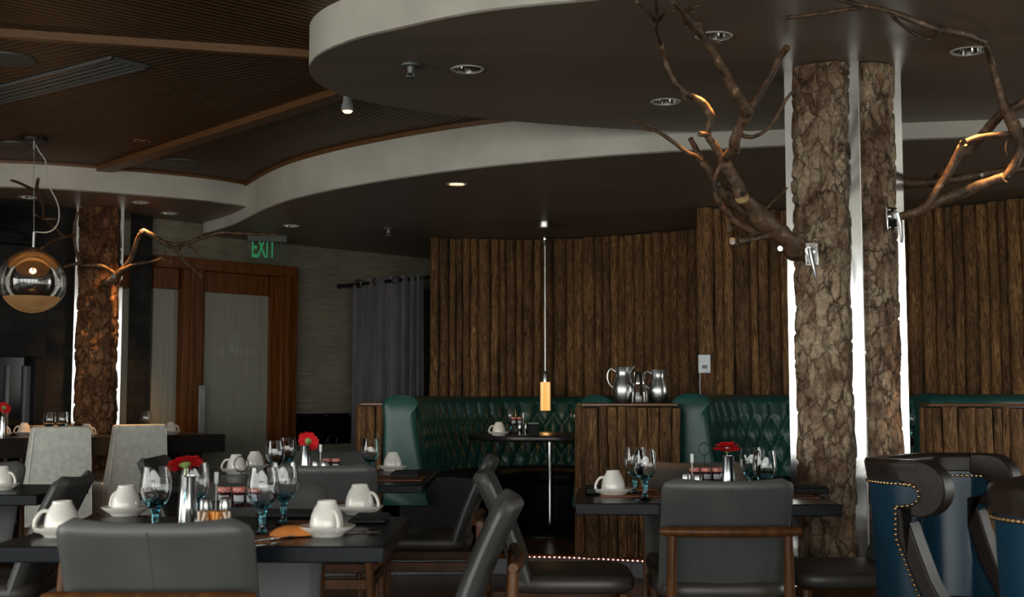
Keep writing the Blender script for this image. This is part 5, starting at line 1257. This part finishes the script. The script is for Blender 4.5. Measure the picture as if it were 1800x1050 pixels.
def napkin(px, py, w_, d, h, lab, rz=0.):
    p = PZ(px, py, TT + .004); o = MB().box((0, 0, h / 2), (w_, d, h)).box((w_ * .03, .0, h + .003), (w_ * .92, d * .9, .006)).build('napkin', 'napkin', bevel=.004); o.location = p; o.rotation_euler = (0, 0, rz); tag(o, lab, 'napkin', 'black folded napkins')
napkin(650, 914, .11, .2, .008, 'black folded napkin at the corner beside the two cups'); napkin(713, 838, .13, .2, .02, 'black folded napkin on the table end before the booth'); napkin(1418, 866, .13, .2, .022, 'black folded napkin by the column foot'); napkin(1052, 866, .1, .16, .02, 'black folded napkin behind the cup by the log-clad divider'); napkin(520, 907, .24, .10, .012, 'flat black napkin behind the pair of goblets')
p = PZ(514, 941, TT + .004); o = MB().lathe([(0, 0), (.062, 0), (.060, .006), (.045, .018), (.02, .026), (0, .027)], n=28, squash=.6).build('napkin', 'orange_cloth'); o.location = p; o.rotation_euler = (0, 0, .2); tag(o, 'bright orange folded napkin between the pair of goblets and the corner cup', 'napkin')
def chain(px0, px1, py, lab):     # beaded edge of the mat at the table end
    a, b = PZ(px0, py, TT + .008), PZ(px1, py + 1, TT + .008); t = empty('beaded_strip', a, lab, 'bead trim', 0, 'beaded strips'); m_ = MB(); n_ = 11
    for k in range(n_): m_.lathe([(0, -.0028), (.0045, 0), (0, .0028)], a.lerp(b, k / (n_ - 1)), 8)
    m_.build('beads', 'chrome', t, True); MB().box((a + b) / 2 - Vector((0, -.006, .004)), ((b - a).length, .018, .008)).build('band', 'matt_black', t, True)
chain(1397, 1448, 872, 'beaded napkin ring strip beside the column foot napkin'); chain(689, 738, 841, 'beaded strip along the napkin before the booth')
def spoon(c, rz, lab, tilt=.0):
    t = empty('spoon', c, lab, 'spoon', rz, 'teaspoons'); MB().tube([(-.09, 0, .004), (-.03, 0, .006), (.025, 0, .004)], [.0038, .0022, .0025], 8).build('handle', 'chrome', t)
    m_ = MB(); m_.lathe([(0, -.003), (.009, -.001), (.0125, .003), (.0115, .0035), (.008, .001), (0, -.001)], (0, 0, 0), 16); m_.v = [(x * 1.55 + .043, y, z + .006) for x, y, z in m_.v]; m_.build('bowl', 'chrome', t)
spoon(c3 + Vector((.075, .085, .0)), .15, 'teaspoon behind the front corner saucer'); spoon(c8 + Vector((.12, .06, .004)), .5, 'teaspoon beside the saucer by the log-clad divider')
p = PZ(455, 952, TT + .004); t = empty('table_knife', p, 'steel table knife lying beside the closest chair', 'knife', rd(60)); MB().box((0, 0, .003), (.1, .012, .004)).build('handle', 'chrome', t, bevel=.001); MB().box((.1, 0, .0025), (.11, .016, .002)).build('blade', 'chrome', t)
# steel pitchers on the divider
def pitcher(px, D, s, lab, rz, grp='steel pitchers'):
    p = PX(px, D, zc_ + .02); t = empty('pitcher', p, lab, 'pitcher', rz, grp); t.scale = (s, s, s)
    G = []; NN = 40
    for r, z, sp_ in [(.0, 0, 0), (.052, 0, 0), (.055, .004, 0), (.068, .05, 0), (.072, .085, 0), (.067, .125, 0), (.052, .165, 0), (.046, .19, .0), (.050, .215, .35), (.056, .235, .75), (.053, .235, .75), (.045, .20, .2), (.045, .18, 0), (.0, .18, 0)]:
        row = []
        for k in range(NN):
            a = 2 * PI * k / NN; f = max(0, math.cos(a)) ** 8 * sp_; row.append(((r + .035 * f) * math.cos(a), r * math.sin(a) * (1 - .25 * f), z + .012 * f))
        G.append(row)
    vs = [q for r in G for q in r]; fs = [(i * NN + k, i * NN + (k + 1) % NN, (i + 1) * NN + (k + 1) % NN, (i + 1) * NN + k) for i in range(len(G) - 1) for k in range(NN)]
    MB().add(vs, fs).build('body', 'steel', t, ang=50)
    MB().tube(smooth([(-.05, 0, .205), (-.078, 0, .225), (-.10, 0, .205), (-.105, 0, .165), (-.092, 0, .125), (-.066, 0, .10)], .012), .0075, 10).build('handle', 'steel', t); return t
pitcher(1096, 8.22, 1.0, 'big steel pitcher with its handle toward the booth pendant', rd(-15)); pitcher(1157, 8.28, .93, 'steel pitcher with spout toward the thermostat', rd(8))
p = PX(1124, 8.14, zc_ + .02); t = empty('carafe', p, 'slim steel-banded glass carafe with black handle between the two pitchers', 'carafe')
MB().shell([(.0005, 0), (.055, .001), (.056, .004), (.048, .07), (.040, .12), (.038, .12), (.046, .07), (.053, .006), (.0005, .006)], n=32).build('glass_body', 'glass', t)
MB().lathe([(0, .008), (.050, .008), (.044, .07), (0, .07)], n=28).build('contents', 'chrome', t)
MB().lathe([(.0415, .118), (.0425, .12), (.040, .135), (.034, .20), (.03, .205), (0, .205)], n=28).build('steel_neck', 'chrome', t)
MB().tube(smooth([(.0, -.036, .185), (.004, -.062, .175), (.004, -.066, .12), (.002, -.058, .05)], .012), [.008] * 13 if False else .008, 8).build('handle', 'matt_black', t)
